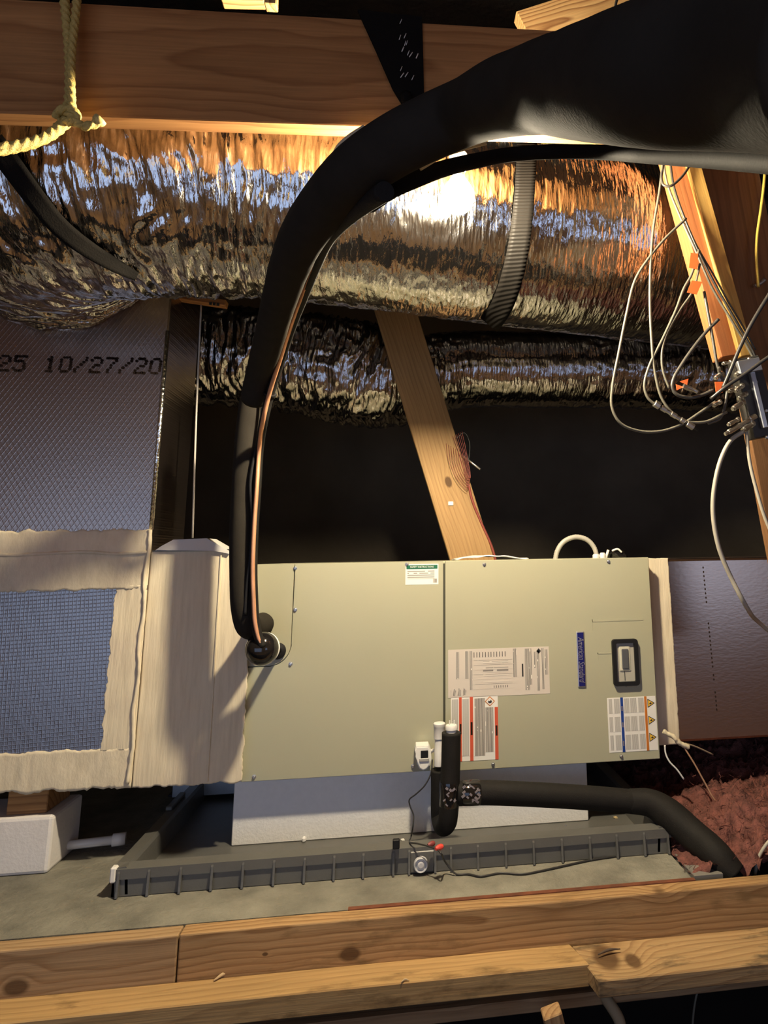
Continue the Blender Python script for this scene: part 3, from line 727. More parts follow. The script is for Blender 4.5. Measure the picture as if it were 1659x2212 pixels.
# diagonal web board behind the cabinet
W_web = wood('web_wood', (0.46, 0.285, 0.125), (0.36, 0.205, 0.085), (0.20, 0.095, 0.04), 2.0, 24, (0, 0.05, -0.1), [(0.145, -0.019, 0.0, 0.012)], 0.7, 0.45)
wy = 0.42
w0, w1 = P(852, 665, wy), P(1027, 1235, wy)
web = thing('web_board', 'diagonal timber web board rising behind the khaki cabinet', 'board', tuple(w1))
ax_d = (w1 - w0).normalized(); side = Vector((ax_d.z, 0, -ax_d.x)); side = side if side.x > 0 else -side
board('web_face', w0 - ax_d * 0.4, w1 + ax_d * 0.45, 0.142, 0.038, W_web, web, side)
box('chipped_spot', 0, 0.018, 0, 0.004, 0, 0.014, M_paper, web, 0.002, 1, Matrix.Translation(P(968, 1092, wy - 0.024)))
wr = thing('wire_coil', 'small tangle of red thermostat wire nailed to the diagonal board', 'wire', tuple(P(990, 1000, wy - 0.03)))
for k in range(6):
    q = k * 5
    ptube('wire_loop', [(964 + q, 958 + 3 * k, wy - 0.03), (968 + q, 990, wy - 0.04 - 0.004 * k), (984 + q * 0.8, 1030 - 2 * k, wy - 0.05), (1008 + 1.5 * k, 1058 - 5 * k, wy - 0.04), (998 + 2 * k, 1000 - 4 * k, wy - 0.03), (978 + k * 4, 942 - 2 * k, wy - 0.03)], 0.0009, M_redw, wr, seg=6)
ptube('wire_tail', [(985, 948, wy - 0.03), (1003, 935, wy - 0.03), (1014, 955, wy - 0.03), (1012, 1000, wy - 0.03)], 0.0014, M_coaxk, wr, seg=6)
ptube('wire_lead', [(1012, 1045, wy - 0.03), (1020, 1080, wy - 0.025), (1040, 1130, wy - 0.02), (1062, 1180, wy - 0.02), (1072, 1215, wy - 0.02)], 0.0042, M_redw, wr, seg=8)
ptube('nail', [(1000, 985, wy - 0.02), (1038, 1014, wy - 0.05)], 0.004, M_steel, wr, seg=6)

# truss members on the right
W_yel = wood('truss_wood_yellow', (0.66, 0.40, 0.11), (0.58, 0.32, 0.08), (0.34, 0.15, 0.03), 8.0, 22, (0, 0.12, 0.02), (), 0.65, 0.6)
W_org = wood('truss_wood_orange', (0.46, 0.17, 0.06), (0.38, 0.125, 0.042), (0.25, 0.07, 0.022), 9.0, 22, (0, 0.1, 0.04), (), 0.65, 0.5)
W_drk = wood('truss_wood_dark', (0.27, 0.135, 0.055), (0.22, 0.10, 0.04), (0.12, 0.05, 0.02), 12.0, 18, (0, 0.1, 0.04), (), 0.75, 0.6)
def slope_board(name, pa, pb, Y, wpx, thick, mat, lab, ext=(0.3, 0.0), Yb=None):
    Yb = Y if Yb is None else Yb
    p0, p1 = P(*pa, Y), P(*pb, Yb); d = (p1 - p0).normalized()
    w = (P(pa[0] + wpx / 2, pa[1], Y) - P(pa[0] - wpx / 2, pa[1], Y)).length * abs(d.z)
    sd = Vector((1, 0, 0))
    off = Vector((0, thick / 2, 0))
    return tag(board(name, p0 - d * ext[0] + off, p1 + d * ext[1] + off, w, thick, mat, None, sd), lab, 'board')
slope_board('truss_board', (1501, 358), (1615, 768), -0.475, 30, 0.06, W_yel, 'bright yellow lit truss board at the right carrying the cables', (0.35, 0.0))
slope_board('truss_board', (1467, 357), (1582, 768), -0.462, 46, 0.05, W_org, 'orange stained truss board just left of the yellow one', (0.35, 0.0))
slope_board('truss_board', (1583, 400), (1693, 960), -0.425, 128, 0.03, W_drk, 'wide dark brown truss plank behind the cable splitter', (0.6, 0.5))

# ================================================================== LIGHT BULB
lb = P(990, 424, -0.632)
bulb = thing('light_bulb', 'bare lit light bulb hanging in front of the foil duct', 'light bulb', tuple(lb))
m, t, b = nt('lit_bulb_glass')
b.inputs['Base Color'].default_value = (0.9, 0.85, 0.7, 1)
b.inputs['Emission Color'].default_value = (*BULB_COLOR, 1); b.inputs['Emission Strength'].default_value = BULB_STRENGTH
prof = [(r_ * 1.12, d_ * 1.12 if d_ < 0.03 else d_) for r_, d_ in [(0.003, -0.032), (0.016, -0.0285), (0.0255, -0.019), (0.030, -0.004), (0.0285, 0.009), (0.022, 0.022), (0.0165, 0.034), (0.0120, 0.043)]]
lathe('bulb_glass', prof, lb, (0.0, 0.0, 1), m, bulb, 24)
lathe('bulb_cap', [(0.0132, 0.0435), (0.0132, 0.062), (0.010, 0.066)], lb, (0, 0, 1), M_steel, bulb, 16)
lathe('lamp_holder', [(0.017, 0.060), (0.019, 0.064), (0.019, 0.095), (0.012, 0.102), (0.006, 0.104)], lb, (0, 0, 1), M_white, bulb, 20)
tube('lamp_cord', [lb + Vector((0, 0, 0.10)), lb + Vector((0.0, -0.015, 0.15)), lb + Vector((0.0, -0.045, 0.19)), lb + Vector((0, -0.058, 0.25))], 0.0035, M_coaxk, bulb, 8)

# ================================================================== REFRIGERANT LINES
ls = thing('suction_line', 'thick black insulated refrigerant pipe arching from the cabinet toward the upper right', 'pipe', tuple(P(530, 1340, -0.16)))
Rp = 0.0305
up = [(1900, 95, 250), (1659, 125, 192), (1450, 155, 158), (1280, 178, 120), (1180, 189, 96), (1080, 212, 80), (1000, 245, 68), (935, 273, 66), (870, 305, 65), (780, 362, 61), (715, 425, 55), (660, 500, 49), (628, 570, 43), (603, 650, 36.5), (582, 730, 32), (563, 800, 29), (549, 860, 27.8)]
SL = [PD(x, y, Rp * FPX / h) for x, y, h in up]
vY = -0.165
low = [P(545, 862, vY - 0.005), P(536, 930, vY), P(529, 1030, vY), P(524, 1130, vY), P(524, 1230, vY), P(527, 1310, vY), P(534, 1345, vY + 0.015), P(546, 1356, vY + 0.06), P(560, 1352, -0.06), P(566, 1349, 0.0)]
tube('insulation_sleeve', SL, Rp, M_rubber, ls, 40, 170, lambda s, t: 0.0006 * noise.noise((s * 20, math.cos(t) * 2, math.sin(t) * 2)))
tube('insulation_sleeve', low, Rp * 0.98, M_rubber, ls, 32, 90, lambda s, t: 0.0006 * noise.noise((s * 20, math.cos(t) * 2, 5 + math.sin(t) * 2)))
# far piece of sleeve, bulb light put into its pale colour
o = tube('lit_sleeve_edge', [(PD(716, 350, 1.26), 0.004), (PD(736, 328, 1.26), 0.013), (PD(766, 302, 1.26), 0.014), (PD(790, 276, 1.26), 0.007)], 0.01, plain('lit_sleeve_pale', (0.62, 0.57, 0.40), 0.7, 0, 60, 0.2), ls, 10, 24)

ll = thing('liquid_line', 'thin copper line in split black foam following the thick pipe down', 'pipe', tuple(P(560, 1395, -0.15)))
cpx = [(830, 412, .70), (770, 452, .79), (725, 492, .90), (702, 522, .99), (680, 571, 1.11), (652, 642, 1.28), (626, 710, 1.42), (602, 785, 1.52), (582, 850, 1.57), (569, 905, 1.59)]
vc = -0.205
lowc = [(560, 970), (555, 1050), (549, 1140), (546, 1230), (548, 1300), (551, 1345), (560, 1382), (568, 1398)]
cop = [PD(x, y, d - 0.012) for x, y, d in cpx] + [P(x, y, vc - 0.004 + 0.012 * i / 7) for i, (x, y) in enumerate(lowc)]
slv = [PD(x + 1.5, y + 1, d + 0.004) for x, y, d in cpx] + [P(x + 0.5, y, vc + 0.012) for i, (x, y) in enumerate(lowc)]
tube('foam_sleeve', slv, 0.0102, M_rubber2, ll, 16, 120)
tube('copper_pipe', cop[2:], 0.0050, M_copper, ll, 12, 120)
for k, (x, y) in enumerate(((580, 857),)):
    c = cop[8]; lathe('cable_tie', [(0.0145, -0.002), (0.0145, 0.002)], slv[8], (slv[9] - slv[8]), M_black, ll, 16)
ptube('joint_cord', [(563, 800, vY - 0.03), (566, 850, vY - 0.035), (566, 900, vY - 0.033), (555, 960, vY - 0.03), (541, 1040, vY - 0.033), (545, 1120, vY - 0.035), (541, 1200, vY - 0.033), (533, 1270, vY - 0.03), (529, 1330, vY - 0.026)], 0.0045, M_black, ll, seg=8)
ballc = P(566, 1401, -0.165)
wrap = thing('joint_wrap', 'glossy black ball of sealing tape where the copper line enters the panel', 'pipe joint', tuple(ballc))
bm = bmesh.new(); bmesh.ops.create_uvsphere(bm, u_segments=32, v_segments=20, radius=0.0385)
for v in bm.verts: v.co *= 1 + 0.02 * noise.noise(v.co * 30)
bm_obj('wrap_ball', bm, M_gloss, wrap, True, Matrix.Translation(ballc))
pb = P(600, 1406, 0.0)
dv = (pb - ballc).normalized()
lathe('white_ring', [(0.0365, 0.010), (0.0385, 0.014), (0.036, 0.019)], ballc, dv, M_white, wrap, 32)
lathe('wrap_collar', [(0.036, 0.018), (0.031, 0.032), (0.020, 0.043), (0.014, 0.05)], ballc, dv, M_gloss, wrap, 28)
tube('pipe_stub', [ballc + dv * 0.04, pb + Vector((0, 0.001, 0))], 0.0105, M_rubber2, wrap, 14)
lathe('rubber_grommet', [(0.021, 0.0), (0.021, 0.006), (0.012, 0.010)], pb + Vector((0, 0.0002, 0)), (0, -1, 0), M_black, wrap, 20)
# second black line below the arch
l2 = thing('insulated_line', 'slim black insulated pipe running to the right just under the thick pipe', 'pipe', tuple(PD(1400, 335, 0.8)))
pts = [(800, 442, .80), (850, 408, .76), (900, 386, .76), (960, 364, .80), (1030, 347, .86), (1110, 333, .92), (1200, 328, .93), (1300, 329, .88), (1400, 335, .78), (1530, 342, .66), (1659, 350, .55), (1850, 362, .42)]
tube('foam_sleeve', [PD(*p) for p in pts], 0.0095, plain('slim_black_sleeve', (0.009, 0.008, 0.0068), 0.8, 0, 30, 0.1, 420, 0.06, spec=0.05), l2, 20, 100)
o = tube('pale_edge_strip', [PD(905, 362, .74), PD(950, 336, .74), PD(1000, 318, .74), PD(1050, 305, .74)], 0.004, plain('pale_edge_tan', (0.55, 0.48, 0.28), 0.7, 0, 60, 0.2), l2, 8, 24)  # pale tan strip along the thick pipe's lower edge

# ================================================================== ROPE
rp = thing('rope', 'yellow twisted rope knotted around the brown beam', 'rope', tuple(P(152, 250, -0.77)))
def rope(name, pix, r=0.0075):
    pts = [P(*p) for p in pix]
    return tube(name, pts, r, M_rope, rp, 18, 26 * (len(pix) - 1), lambda s, th: 0.0014 * math.cos(3 * (th + s * 130)) + 0.0004 * noise.noise((s * 300, th * 3, 0)))
rope('rope_strand', [(134, -40, -0.765), (143, 40, -0.765), (150, 130, -0.765), (150, 200, -0.768), (146, 245, -0.775)])
rope('rope_strand', [(170, -40, -0.765), (162, 40, -0.768), (155, 110, -0.772), (153, 180, -0.776), (156, 245, -0.78)], 0.0062)
rope('rope_strand', [(158, 246, -0.78), (138, 268, -0.785), (100, 296, -0.80), (50, 312, -0.82), (-40, 324, -0.85)], 0.0085)
rope('rope_strand', [(142, 250, -0.775), (122, 276, -0.79), (80, 308, -0.805), (30, 322, -0.825), (-40, 334, -0.855)], 0.0062)
rope('rope_tail', [(140, 238, -0.79), (160, 258, -0.80), (178, 272, -0.80), (198, 270, -0.80), (212, 262, -0.80)], 0.0066)
rope('rope_knot', [(122, 252, -0.78), (132, 238, -0.795), (152, 236, -0.80), (166, 250, -0.80), (160, 264, -0.80), (140, 262, -0.79)], 0.0065)
o = tube('frayed_end', [(P(205, 264, -0.80), 0.006), (P(214, 260, -0.80), 0.0095), (P(219, 256, -0.80), 0.0085)], 0.008, plain('rope_fray', (0.66, 0.50, 0.18), 0.7, 0, 300, 0.3), rp, 14, 14, lambda s, th: 0.0016 * math.cos(7 * th))

# ================================================================== CABLES AND SPLITTER
cY = -0.525
def cable(pix, r, mat, lab, Y=cY, **kw):
    return tag(ptube('cable', pix, r * 0.86, mat, None, Y, **kw), lab, 'cable')
def tagpatch(pix, parent, Y):
    return prism('tag', [pxz(x, y, Y) for x, y in pix], Y - 0.0006, Y + 0.0006, M_tag, parent)
cable([(1510, 300, -0.51), (1492, 352, -0.52), (1470, 385, -0.535), (1447, 402, -0.54), (1434, 400, -0.535), (1429, 385, -0.53), (1432, 360, -0.52), (1438, 300, -0.51)], 0.0036, M_coax, 'grey cable curled into a small loop across the top of the orange truss board')
cable([(1434, 330, -0.52), (1425, 410), (1412, 490), (1406, 560), (1404, 650), (1408, 740), (1414, 800), (1432, 865), (1470, 905), (1520, 912), (1570, 890)], 0.0036, M_coaxw, 'pale cable hanging straight down left of the orange truss board')
cable([(1482, 472), (1440, 512), (1405, 553), (1372, 605), (1353, 680), (1336, 765), (1323, 835), (1322, 880), (1340, 914), (1380, 931), (1425, 932), (1470, 918), (1505, 896), (1545, 868)], 0.0036, M_coaxw, 'pale cable making the widest loop, lowest on the dark wall')
c = cable([(1510, 540), (1493, 595), (1478, 622), (1460, 670), (1430, 735), (1402, 792), (1392, 835), (1400, 860), (1417, 876)], 0.0036, M_coaxw, 'pale cable with an orange tag ending in a row of metal couplers')
tagpatch([(1492, 546), (1508, 548), (1506, 582), (1488, 578)], c, cY - 0.006)
c = cable([(1512, 570), (1497, 628), (1470, 668), (1440, 722), (1430, 760), (1432, 800), (1446, 840)], 0.0032, M_coaxw, 'pale cable with a slanted orange tag ending behind the coupler row')
tagpatch([(1494, 606), (1517, 609), (1505, 636), (1484, 632)], c, cY - 0.007)
c = cable([(1552, 690), (1528, 714), (1495, 755), (1468, 795), (1456, 816), (1452, 838), (1462, 852), (1490, 859), (1520, 852), (1540, 843)], 0.0046, M_coax, 'thick grey cable in a short hook left of the splitter with orange tags')
tagpatch([(1468, 824), (1487, 818), (1484, 832)], c, cY - 0.008); tagpatch([(1460, 830), (1477, 836), (1462, 843)], c, cY - 0.008)
tagpatch([(1544, 825), (1564, 825), (1560, 848), (1547, 852)], c, cY - 0.010)
lathe('connector', [(0.006, 0), (0.006, 0.02), (0.0045, 0.022), (0.0045, 0.034)], P(1476, 834, cY - 0.01), P(1505, 846, cY - 0.01) - P(1476, 834, cY - 0.01), M_steel, c, 8)
cable([(1430, 330, -0.50), (1441, 395), (1468, 465), (1500, 535), (1540, 625), (1580, 692), (1612, 745), (1634, 790), (1648, 850), (1655, 900)], 0.0034, M_coaxw, 'pale cable stapled along the left edge of the orange truss board', -0.487)
cable([(1446, 330, -0.50), (1455, 400), (1482, 480), (1515, 555), (1553, 630), (1588, 690), (1622, 750), (1640, 790)], 0.0034, M_coaxk, 'dark cable running down the middle of the truss boards', -0.490)
cable([(1480, 480), (1510, 540), (1545, 600), (1575, 655), (1605, 705), (1632, 756)], 0.0026, M_coax, 'thin grey cable running down the yellow truss board', -0.488)
cable([(1700, 575, -0.60), (1659, 640, -0.59), (1622, 702, -0.575), (1598, 752, -0.565), (1574, 810, -0.555), (1562, 838, -0.55)], 0.0050, M_coaxk, 'thick black cable slanting down from the right edge to the splitter')
cable([(1700, 748, -0.60), (1659, 772, -0.59), (1612, 806, -0.58), (1565, 838, -0.57), (1535, 862, -0.55)], 0.0046, M_coaxk, 'black cable crossing in front of the metal splitter')
cable([(1521, 630), (1531, 685), (1541, 740), (1550, 790), (1565, 830)], 0.0040, M_coax, 'grey cable dropping beside the red tinted end of the orange board')
cable([(1606, 932), (1580, 950), (1560, 985), (1545, 1040), (1540, 1105), (1552, 1180), (1578, 1245), (1612, 1310), (1640, 1345, -0.40), (1670, 1370, -0.38)], 0.0056, M_pvcw, 'thick white cable bowing down from the splitter in front of the return duct')
cable([(1612, 932), (1620, 1000), (1636, 1065), (1655, 1125), (1690, 1200)], 0.0045, M_pvcw, 'white cable dropping from the splitter toward the right edge')
cable([(1654, 330), (1651, 390), (1644, 450), (1635, 515), (1634, 560), (1638, 620)], 0.0042, M_yellowc, 'yellow cable hanging at the far right edge', -0.45)
cable([(1530, 915), (1556, 903), (1566, 875), (1571, 845)], 0.0036, M_coax, 'short grey cable hooking up into the splitter', -0.52)
cp_ = thing('cable_coupler', 'row of silver coaxial couplers joining two cables', 'connector', tuple(P(1455, 898, cY)))
q0, q1 = P(1414, 871, cY - 0.004), P(1499, 924, cY - 0.004); dq = q1 - q0; Lq = dq.length
for i, (a, e, r) in enumerate(((0.0, 0.13, 0.0085), (0.17, 0.30, 0.0066), (0.30, 0.42, 0.0048), (0.42, 0.55, 0.0062), (0.55, 0.66, 0.0048), (0.66, 0.76, 0.0064), (0.82, 0.99, 0.0076))):
    lathe('coupler_barrel', [(r * 0.9, 0), (r, 0.0008), (r, Lq * (e - a) - 0.0008), (r * 0.9, Lq * (e - a))], q0 + dq * a, dq, M_steel, cp_, 8, False)
tube('coupler_core', [q0, q1 + dq * 0.10], 0.0034, M_coaxk, cp_, 8)
spl = thing('cable_splitter', 'metal coaxial splitter block with silver connectors on the right truss', 'splitter', tuple(P(1610, 860, -0.44)))
def ang_box(name, pa, pb, w, Y0, Y1, mat, parent):
    p0, p1 = P(*pa, (Y0 + Y1) / 2), P(*pb, (Y0 + Y1) / 2)
    return board(name, p0, p1, w, Y1 - Y0, mat, parent, Vector((1, 0, 0)), 0.0015)
ang_box('splitter_body', (1604, 776), (1650, 945), 0.062, -0.515, -0.480, plain('cast_grey', (0.035, 0.033, 0.030), 0.55), spl)
ang_box('splitter_flange', (1612, 778), (1620, 806), 0.055, -0.535, -0.515, M_galv, spl)
ang_box('splitter_rib', (1622, 800), (1652, 925), 0.012, -0.528, -0.515, M_galv, spl)
for (pa, pb, r) in (((1588, 812), (1604, 800), .0062), ((1544, 818), (1560, 806), .0055), ((1552, 792), (1554, 812), .004), ((1566, 938), (1632, 899), .0058), ((1582, 884), (1606, 868), .0065), ((1574, 846), (1592, 838), .005), ((1588, 846), (1604, 832), .006), ((1572, 918), (1596, 905), .005), ((1560, 786), (1580, 782), .004), ((1540, 876), (1556, 868), .0055), ((1594, 862), (1612, 850), .0055), ((1604, 930), (1626, 914), .0075)):
    p0, p1 = P(*pa, cY - 0.005), P(*pb, cY + 0.004); dd = p1 - p0; L = dd.length
    lathe('connector', [(r * .7, 0), (r * .75, L * .1), (r, L * .12), (r, L * .5), (r * .8, L * .52), (r * .8, L * .8), (r * 1.1, L * .82), (r * 1.1, L)], p0, dd, M_steel, spl, 8, False)
for (x, y) in ((1632, 826), (1654, 888), (1618, 776), (1656, 945)):
    lathe('screw', [(0.005, 0), (0.005, 0.003), (0.003, 0.005)], P(x, y, -0.518), (0, -1, 0), M_steel, spl, 10)
ptube('mount_clip', [(1630, 618, -0.44), (1642, 612, -0.44), (1652, 604, -0.44)], 0.005, M_galv, spl, seg=6)

# ================================================================== ON TOP OF THE CABINET
tag(ptube('flexible_conduit', [(1199, 1212, 0.10), (1204, 1190, 0.10), (1218, 1170, 0.10), (1243, 1160, 0.10), (1268, 1166, 0.10), (1284, 1184, 0.10), (1291, 1212, 0.10)], 0.0072, plain('conduit_grey', (0.42, 0.40, 0.34), 0.4), None, n=70, disp=lambda s, t: 0.0006 * math.cos(s * 900)), 'grey flexible conduit arching over the top edge of the cabinet', 'conduit')
cf = thing('conduit_fitting', 'small pale conduit fittings on the cabinet top beside the arch', 'fitting', tuple(P(1300, 1204, 0.08)))
lathe('fitting_nut', [(0.011, 0), (0.011, 0.010), (0.008, 0.014)], P(1288, 1207, 0.08), (0, 0, 1), M_pvc, cf, 8)
lathe('fitting_body', [(0.009, 0), (0.009, 0.014), (0.006, 0.018)], P(1302, 1207, 0.08), (0, 0, 1), M_pvc, cf, 8)
tube('fitting_spur', [P(1309, 1206, 0.08), P(1314, 1188, 0.08)], 0.004, M_pvc, cf, 8)
bt = thing('crumpled_tape', 'crumpled black tape with a white scrap on top of the cabinet', 'tape', tuple(P(1335, 1203, 0.10)))
bm = bmesh.new(); bmesh.ops.create_icosphere(bm, subdivisions=3, radius=0.022)
for v in bm.verts: v.co = Vector((v.co.x * 1.35, v.co.y, v.co.z * 0.75)) * (1 + 0.5 * noise.noise(v.co * 60))
bm_obj('tape_wad', bm, M_gloss, bt, False, Matrix.Translation(P(1336, 1199, 0.10)))
tube('white_scrap', [P(1322, 1190, 0.085), P(1334, 1186, 0.08), P(1343, 1193, 0.08)], 0.003, M_paper, bt, 6)
pv = []; pf_ = []
for i in range(25):
    for j in range(9):
        u, v = i / 24, j / 8
        q = P(fr(984, 1138, u), 1209, 0.06)
        pv.append((q.x, 0.03 + 0.2 * v, uT + 0.004 + 0.013 * math.sin(math.pi * u) * (1 - 0.5 * u) + 0.004 * noise.noise((u * 5, v * 3, 0))))
for i in range(24):
    for j in range(8): pf_.append((i * 9 + j, (i + 1) * 9 + j, (i + 1) * 9 + j + 1, i * 9 + j + 1))
pob = mesh_obj('paper_sheet', pv, pf_, M_paper, None, True); sm = pob.modifiers.new('thick', 'SOLIDIFY'); sm.thickness = 0.003
tag(pob, 'loose white paper sheet lying on the cabinet top by the diagonal board', 'paper')

# thin rod and the stick above it
tag(tube('hanger_rod', [P(416, 1162, 0.06), P(424, 900, 0.06), P(435, 650, 0.06)], 0.0026, plain('rod_grey', (0.50, 0.46, 0.40), 0.4), None, 8), 'thin pale rod standing between the plenum and the black pipe', 'rod')
W_stick = wood('stick_wood', (0.60, 0.30, 0.11), (0.5, 0.23, 0.08), (0.3, 0.12, 0.04), 21.0, 26)
stk = thing('furring_stick', 'orange furring stick with dark stamps tucked under the foil duct', 'stick', tuple(P(430, 650, 0.05)))
board('stick_wood', P(372, 640, 0.05), P(490, 658, 0.05), 0.019, 0.03, W_stick, stk)
for k in range(3): pbox('stamp', 452 + 8 * k, 652 + k, 457 + 8 * k, 658 + k, 0.0325, 0.036, M_ink, stk)

# ================================================================== DRAIN PAN, PLATFORM AND FOAM
pan = thing('drain_pan', 'dark grey ribbed plastic drain pan under the air handler', 'drain pan', (0.02, 0.15, 0.0))
pfY, pbY = -0.168, 0.56
pxL, pxR = -0.618, 0.652
ph = 0.056
box('pan_floor', pxL, pxR, pfY + 0.004, pbY, 0.0005, 0.006, M_pan, pan)
def wall_profile(name, p0, p1, inward, mat):
    """pan side: outer skin, rim that slopes inward, thin section"""
    prof = [(0.0, 0.0015), (0.0, ph * 0.62), (-0.004, ph * 0.64), (-0.004, ph), (0.026, ph + 0.004), (0.030, ph - 0.004), (0.034, 0.005), (0.028, 0.005), (0.024, ph - 0.006), (0.004, ph - 0.006), (0.006, 0.0015)]
    V = []; n = len(prof)
    for p in (p0, p1):
        for d, z in prof: V.append(Vector((p[0], p[1], 0)) + Vector((inward[0], inward[1], 0)) * d + Vector((0, 0, z)))
    F = [(i, (i + 1) % n, n + (i + 1) % n, n + i) for i in range(n)]
    F += [tuple(range(n))[::-1], tuple(range(n, 2 * n))]
    bm = bmesh.new(); bv = [bm.verts.new(v) for v in V]
    for f in F: bm.faces.new([bv[i] for i in f])
    return bm_obj(name, bm, mat, pan)
wall_profile('pan_wall', (pxL, pfY), (pxR, pfY), (0, 1), M_pan)
wall_profile('pan_wall', (pxL, pbY), (pxR, pbY), (0, -1), M_pan)
wall_profile('pan_wall', (pxL, pfY), (pxL, pbY), (1, 0), M_pan)
wall_profile('pan_wall', (pxR, pfY), (pxR, pbY), (-1, 0), M_pan)
for px in (255, 321, 390, 458, 525, 592, 658, 722, 785, 850, 884, 940, 974, 1032, 1092, 1152, 1213, 1273, 1331, 1390, 1441):
    py = 1925 - (px - 250) * 0.0975
    x = P(px, py, pfY).x
    bm = bmesh.new()
    pr = [(0, 0.002), (-0.011, 0.002), (-0.009, 0.014), (-0.006, ph - 0.008), (-0.004, ph - 0.004), (0, ph - 0.004)]
    A = [bm.verts.new((x - 0.0024, pfY + a, z)) for a, z in pr]; B = [bm.verts.new((x + 0.0024, pfY + a, z)) for a, z in pr]
    bm.faces.new(A); bm.faces.new(B[::-1])
    for i in range(6): bm.faces.new((A[i], A[(i + 1) % 6], B[(i + 1) % 6], B[i]))
    bm_obj('rib', bm, M_pan, pan)
xa, xb = P(886, 1865, pfY).x, P(938, 1860, pfY).x
box('plug_boss', xa, xb, pfY - 0.006, pfY + 0.004, 0.004, ph - 0.008, M_pan, pan, 0.002)
pc = P(909, 1866, pfY - 0.008)
plg = lathe('drain_plug', [(0.0165, 0), (0.0165, 0.008), (0.0145, 0.011), (0.0125, 0.010), (0.012, 0.006), (0.008, 0.007), (0.0075, 0.010), (0.005, 0.011)], pc, (0, -1, 0), plain('plug_pale', (0.55, 0.55, 0.56), 0.4), pan, 24); plg['label'] = 'pale round threaded plug'
chip = box('corner_chip', pxL - 0.005, pxL + 0.008, pfY - 0.006, pfY + 0.012, ph - 0.026, ph + 0.0055, M_paper, pan, 0.003, 1); chip['label'] = 'white scuffed corner'
box('pan_latch', pxL - 0.004, pxL + 0.012, 0.18, 0.30, ph + 0.002, ph + 0.012, M_pan, pan, 0.002)

tag(box('platform_board', -1.9, P(1475, 1870, -0.25).x, -0.309, 0.95, -0.019, 0.0, M_platform), 'weathered grey platform sheet carrying the drain pan', 'platform')
tag(box('metal_strip', P(1480, 1862, -0.25).x, P(1540, 1862, -0.25).x, -0.30, -0.05, -0.012, 0.004, plain('strip_grey', (0.20, 0.19, 0.17), 0.5)), 'short grey metal strip at the right end of the platform sheet', 'strip')
tag(box('rusted_strip', P(752, 1966, -0.31).x, P(1500, 1892, -0.31).x, -0.3155, -0.303, -0.03, 0.003, M_rust), 'rust red strip between platform sheet and front joist', 'strip')
ew0, ew1 = P(506, 1700, 0.052).x, P(1269, 1700, 0.052).x
fb = box('foam_block', ew0, ew1, 0.052, 0.50, 0.0065, uB - 0.0005, M_foam, None, 0.002); tag(fb, 'long white polystyrene block between drain pan and cabinet', 'foam block')
tag(box('foam_chip', 0, 0.010, 0, 0.012, 0, 0.012, M_foam, None, 0.003, 1, Matrix.Translation((P(652, 1816, 0.045).x, 0.04, 0.0065))), 'crumb of white foam in front of the long polystyrene block', 'foam crumb')
fl0, fl1 = PZ(-200, 1905, 0.0), PZ(102, 1888, 0.0)
fb2 = box('foam_block', -1.75, fl1.x, fl1.y, fl1.y + 0.16, 0.0, 0.125, M_foamL, None, 0.008, 2); tag(fb2, 'cream foam block holding up the plenum at the left edge', 'foam block')
W_blk = wood('block_wood', (0.50, 0.27, 0.10), (0.42, 0.21, 0.08), (0.25, 0.11, 0.04), 31.0, 24)
ba, bb = P(18, 1712, fl1.y + 0.02), P(102, 1736, fl1.y + 0.02)
tag(box('wood_block', ba.x, bb.x, fl1.y + 0.02, fl1.y + 0.14, 0.1255, EYE - 0.5285, W_blk, None, 0.002), 'short wooden shim between the cream foam block and the plenum', 'wood block')
pp = thing('drain_pipe', 'white pipe with coupling entering the pan from the left', 'pipe', tuple(PZ(200, 1820, 0.0)))
tube('pipe_run', [PZ(60, 1836, 0.022), PZ(268, 1812, 0.026)], 0.0105, M_pvc, pp, 16)
tube('pipe_coupling', [PZ(243, 1815, 0.026), PZ(272, 1811, 0.026)], 0.0145, M_pvc, pp, 18)
tag(box('support_rail', P(372, 1700, 0.42).x, P(520, 1700, 0.42).x, 0.42, 0.46, P(400, 1722, 0.42).z, uB - 0.001, M_galv, None, 0.002), 'dull steel rail under the cabinet behind the white foam', 'rail')
tag(box('support_rail', P(372, 1700, 0.44).x - 0.02, P(520, 1700, 0.44).x, 0.47, 0.53, 0.0065, P(400, 1726, 0.42).z, plain('dark_support', (0.03, 0.03, 0.035), 0.6), None, 0.002), 'dark support block under the steel rail', 'block')

# ================================================================== CONDENSATE TRAP
tp = thing('condensate_trap', 'black foam wrapped condensate trap with white caps in front of the cabinet', 'drain trap', (0.1, -0.1, 0.0065))
Rt = 0.0235
fy, ky = -0.128, -0.062
U = [P(975, 1582, fy), P(974, 1640, fy), P(972, 1700, fy), P(970, 1745, fy), P(966, 1775, fy + 0.008), P(958, 1783, fy + 0.033), P(952, 1768, ky), P(951, 1735, ky), P(951, 1695, ky), P(951, 1662, ky)]
tube('trap_insulation', [(p, Rt) for p in U], Rt, M_rubber2, tp, 24, 80, lambda s, t: 0.0007 * noise.noise((s * 25, math.cos(t) * 2, math.sin(t) * 2)))
c1 = P(975, 1590, fy)
lathe('clean_out_cap', [(0.0125, 0), (0.0125, 0.013), (0.0145, 0.015), (0.0145, 0.024), (0.013, 0.026)], c1, (0, 0, 1), M_pvc, tp, 24)
for dx in (-0.004, 0.007): box('cap_prong', c1.x + dx - 0.0012, c1.x + dx + 0.0012, fy - 0.002, fy + 0.002, c1.z + 0.024, c1.z + 0.036, M_pvc, tp)
c2 = P(949, 1652, ky - 0.01)
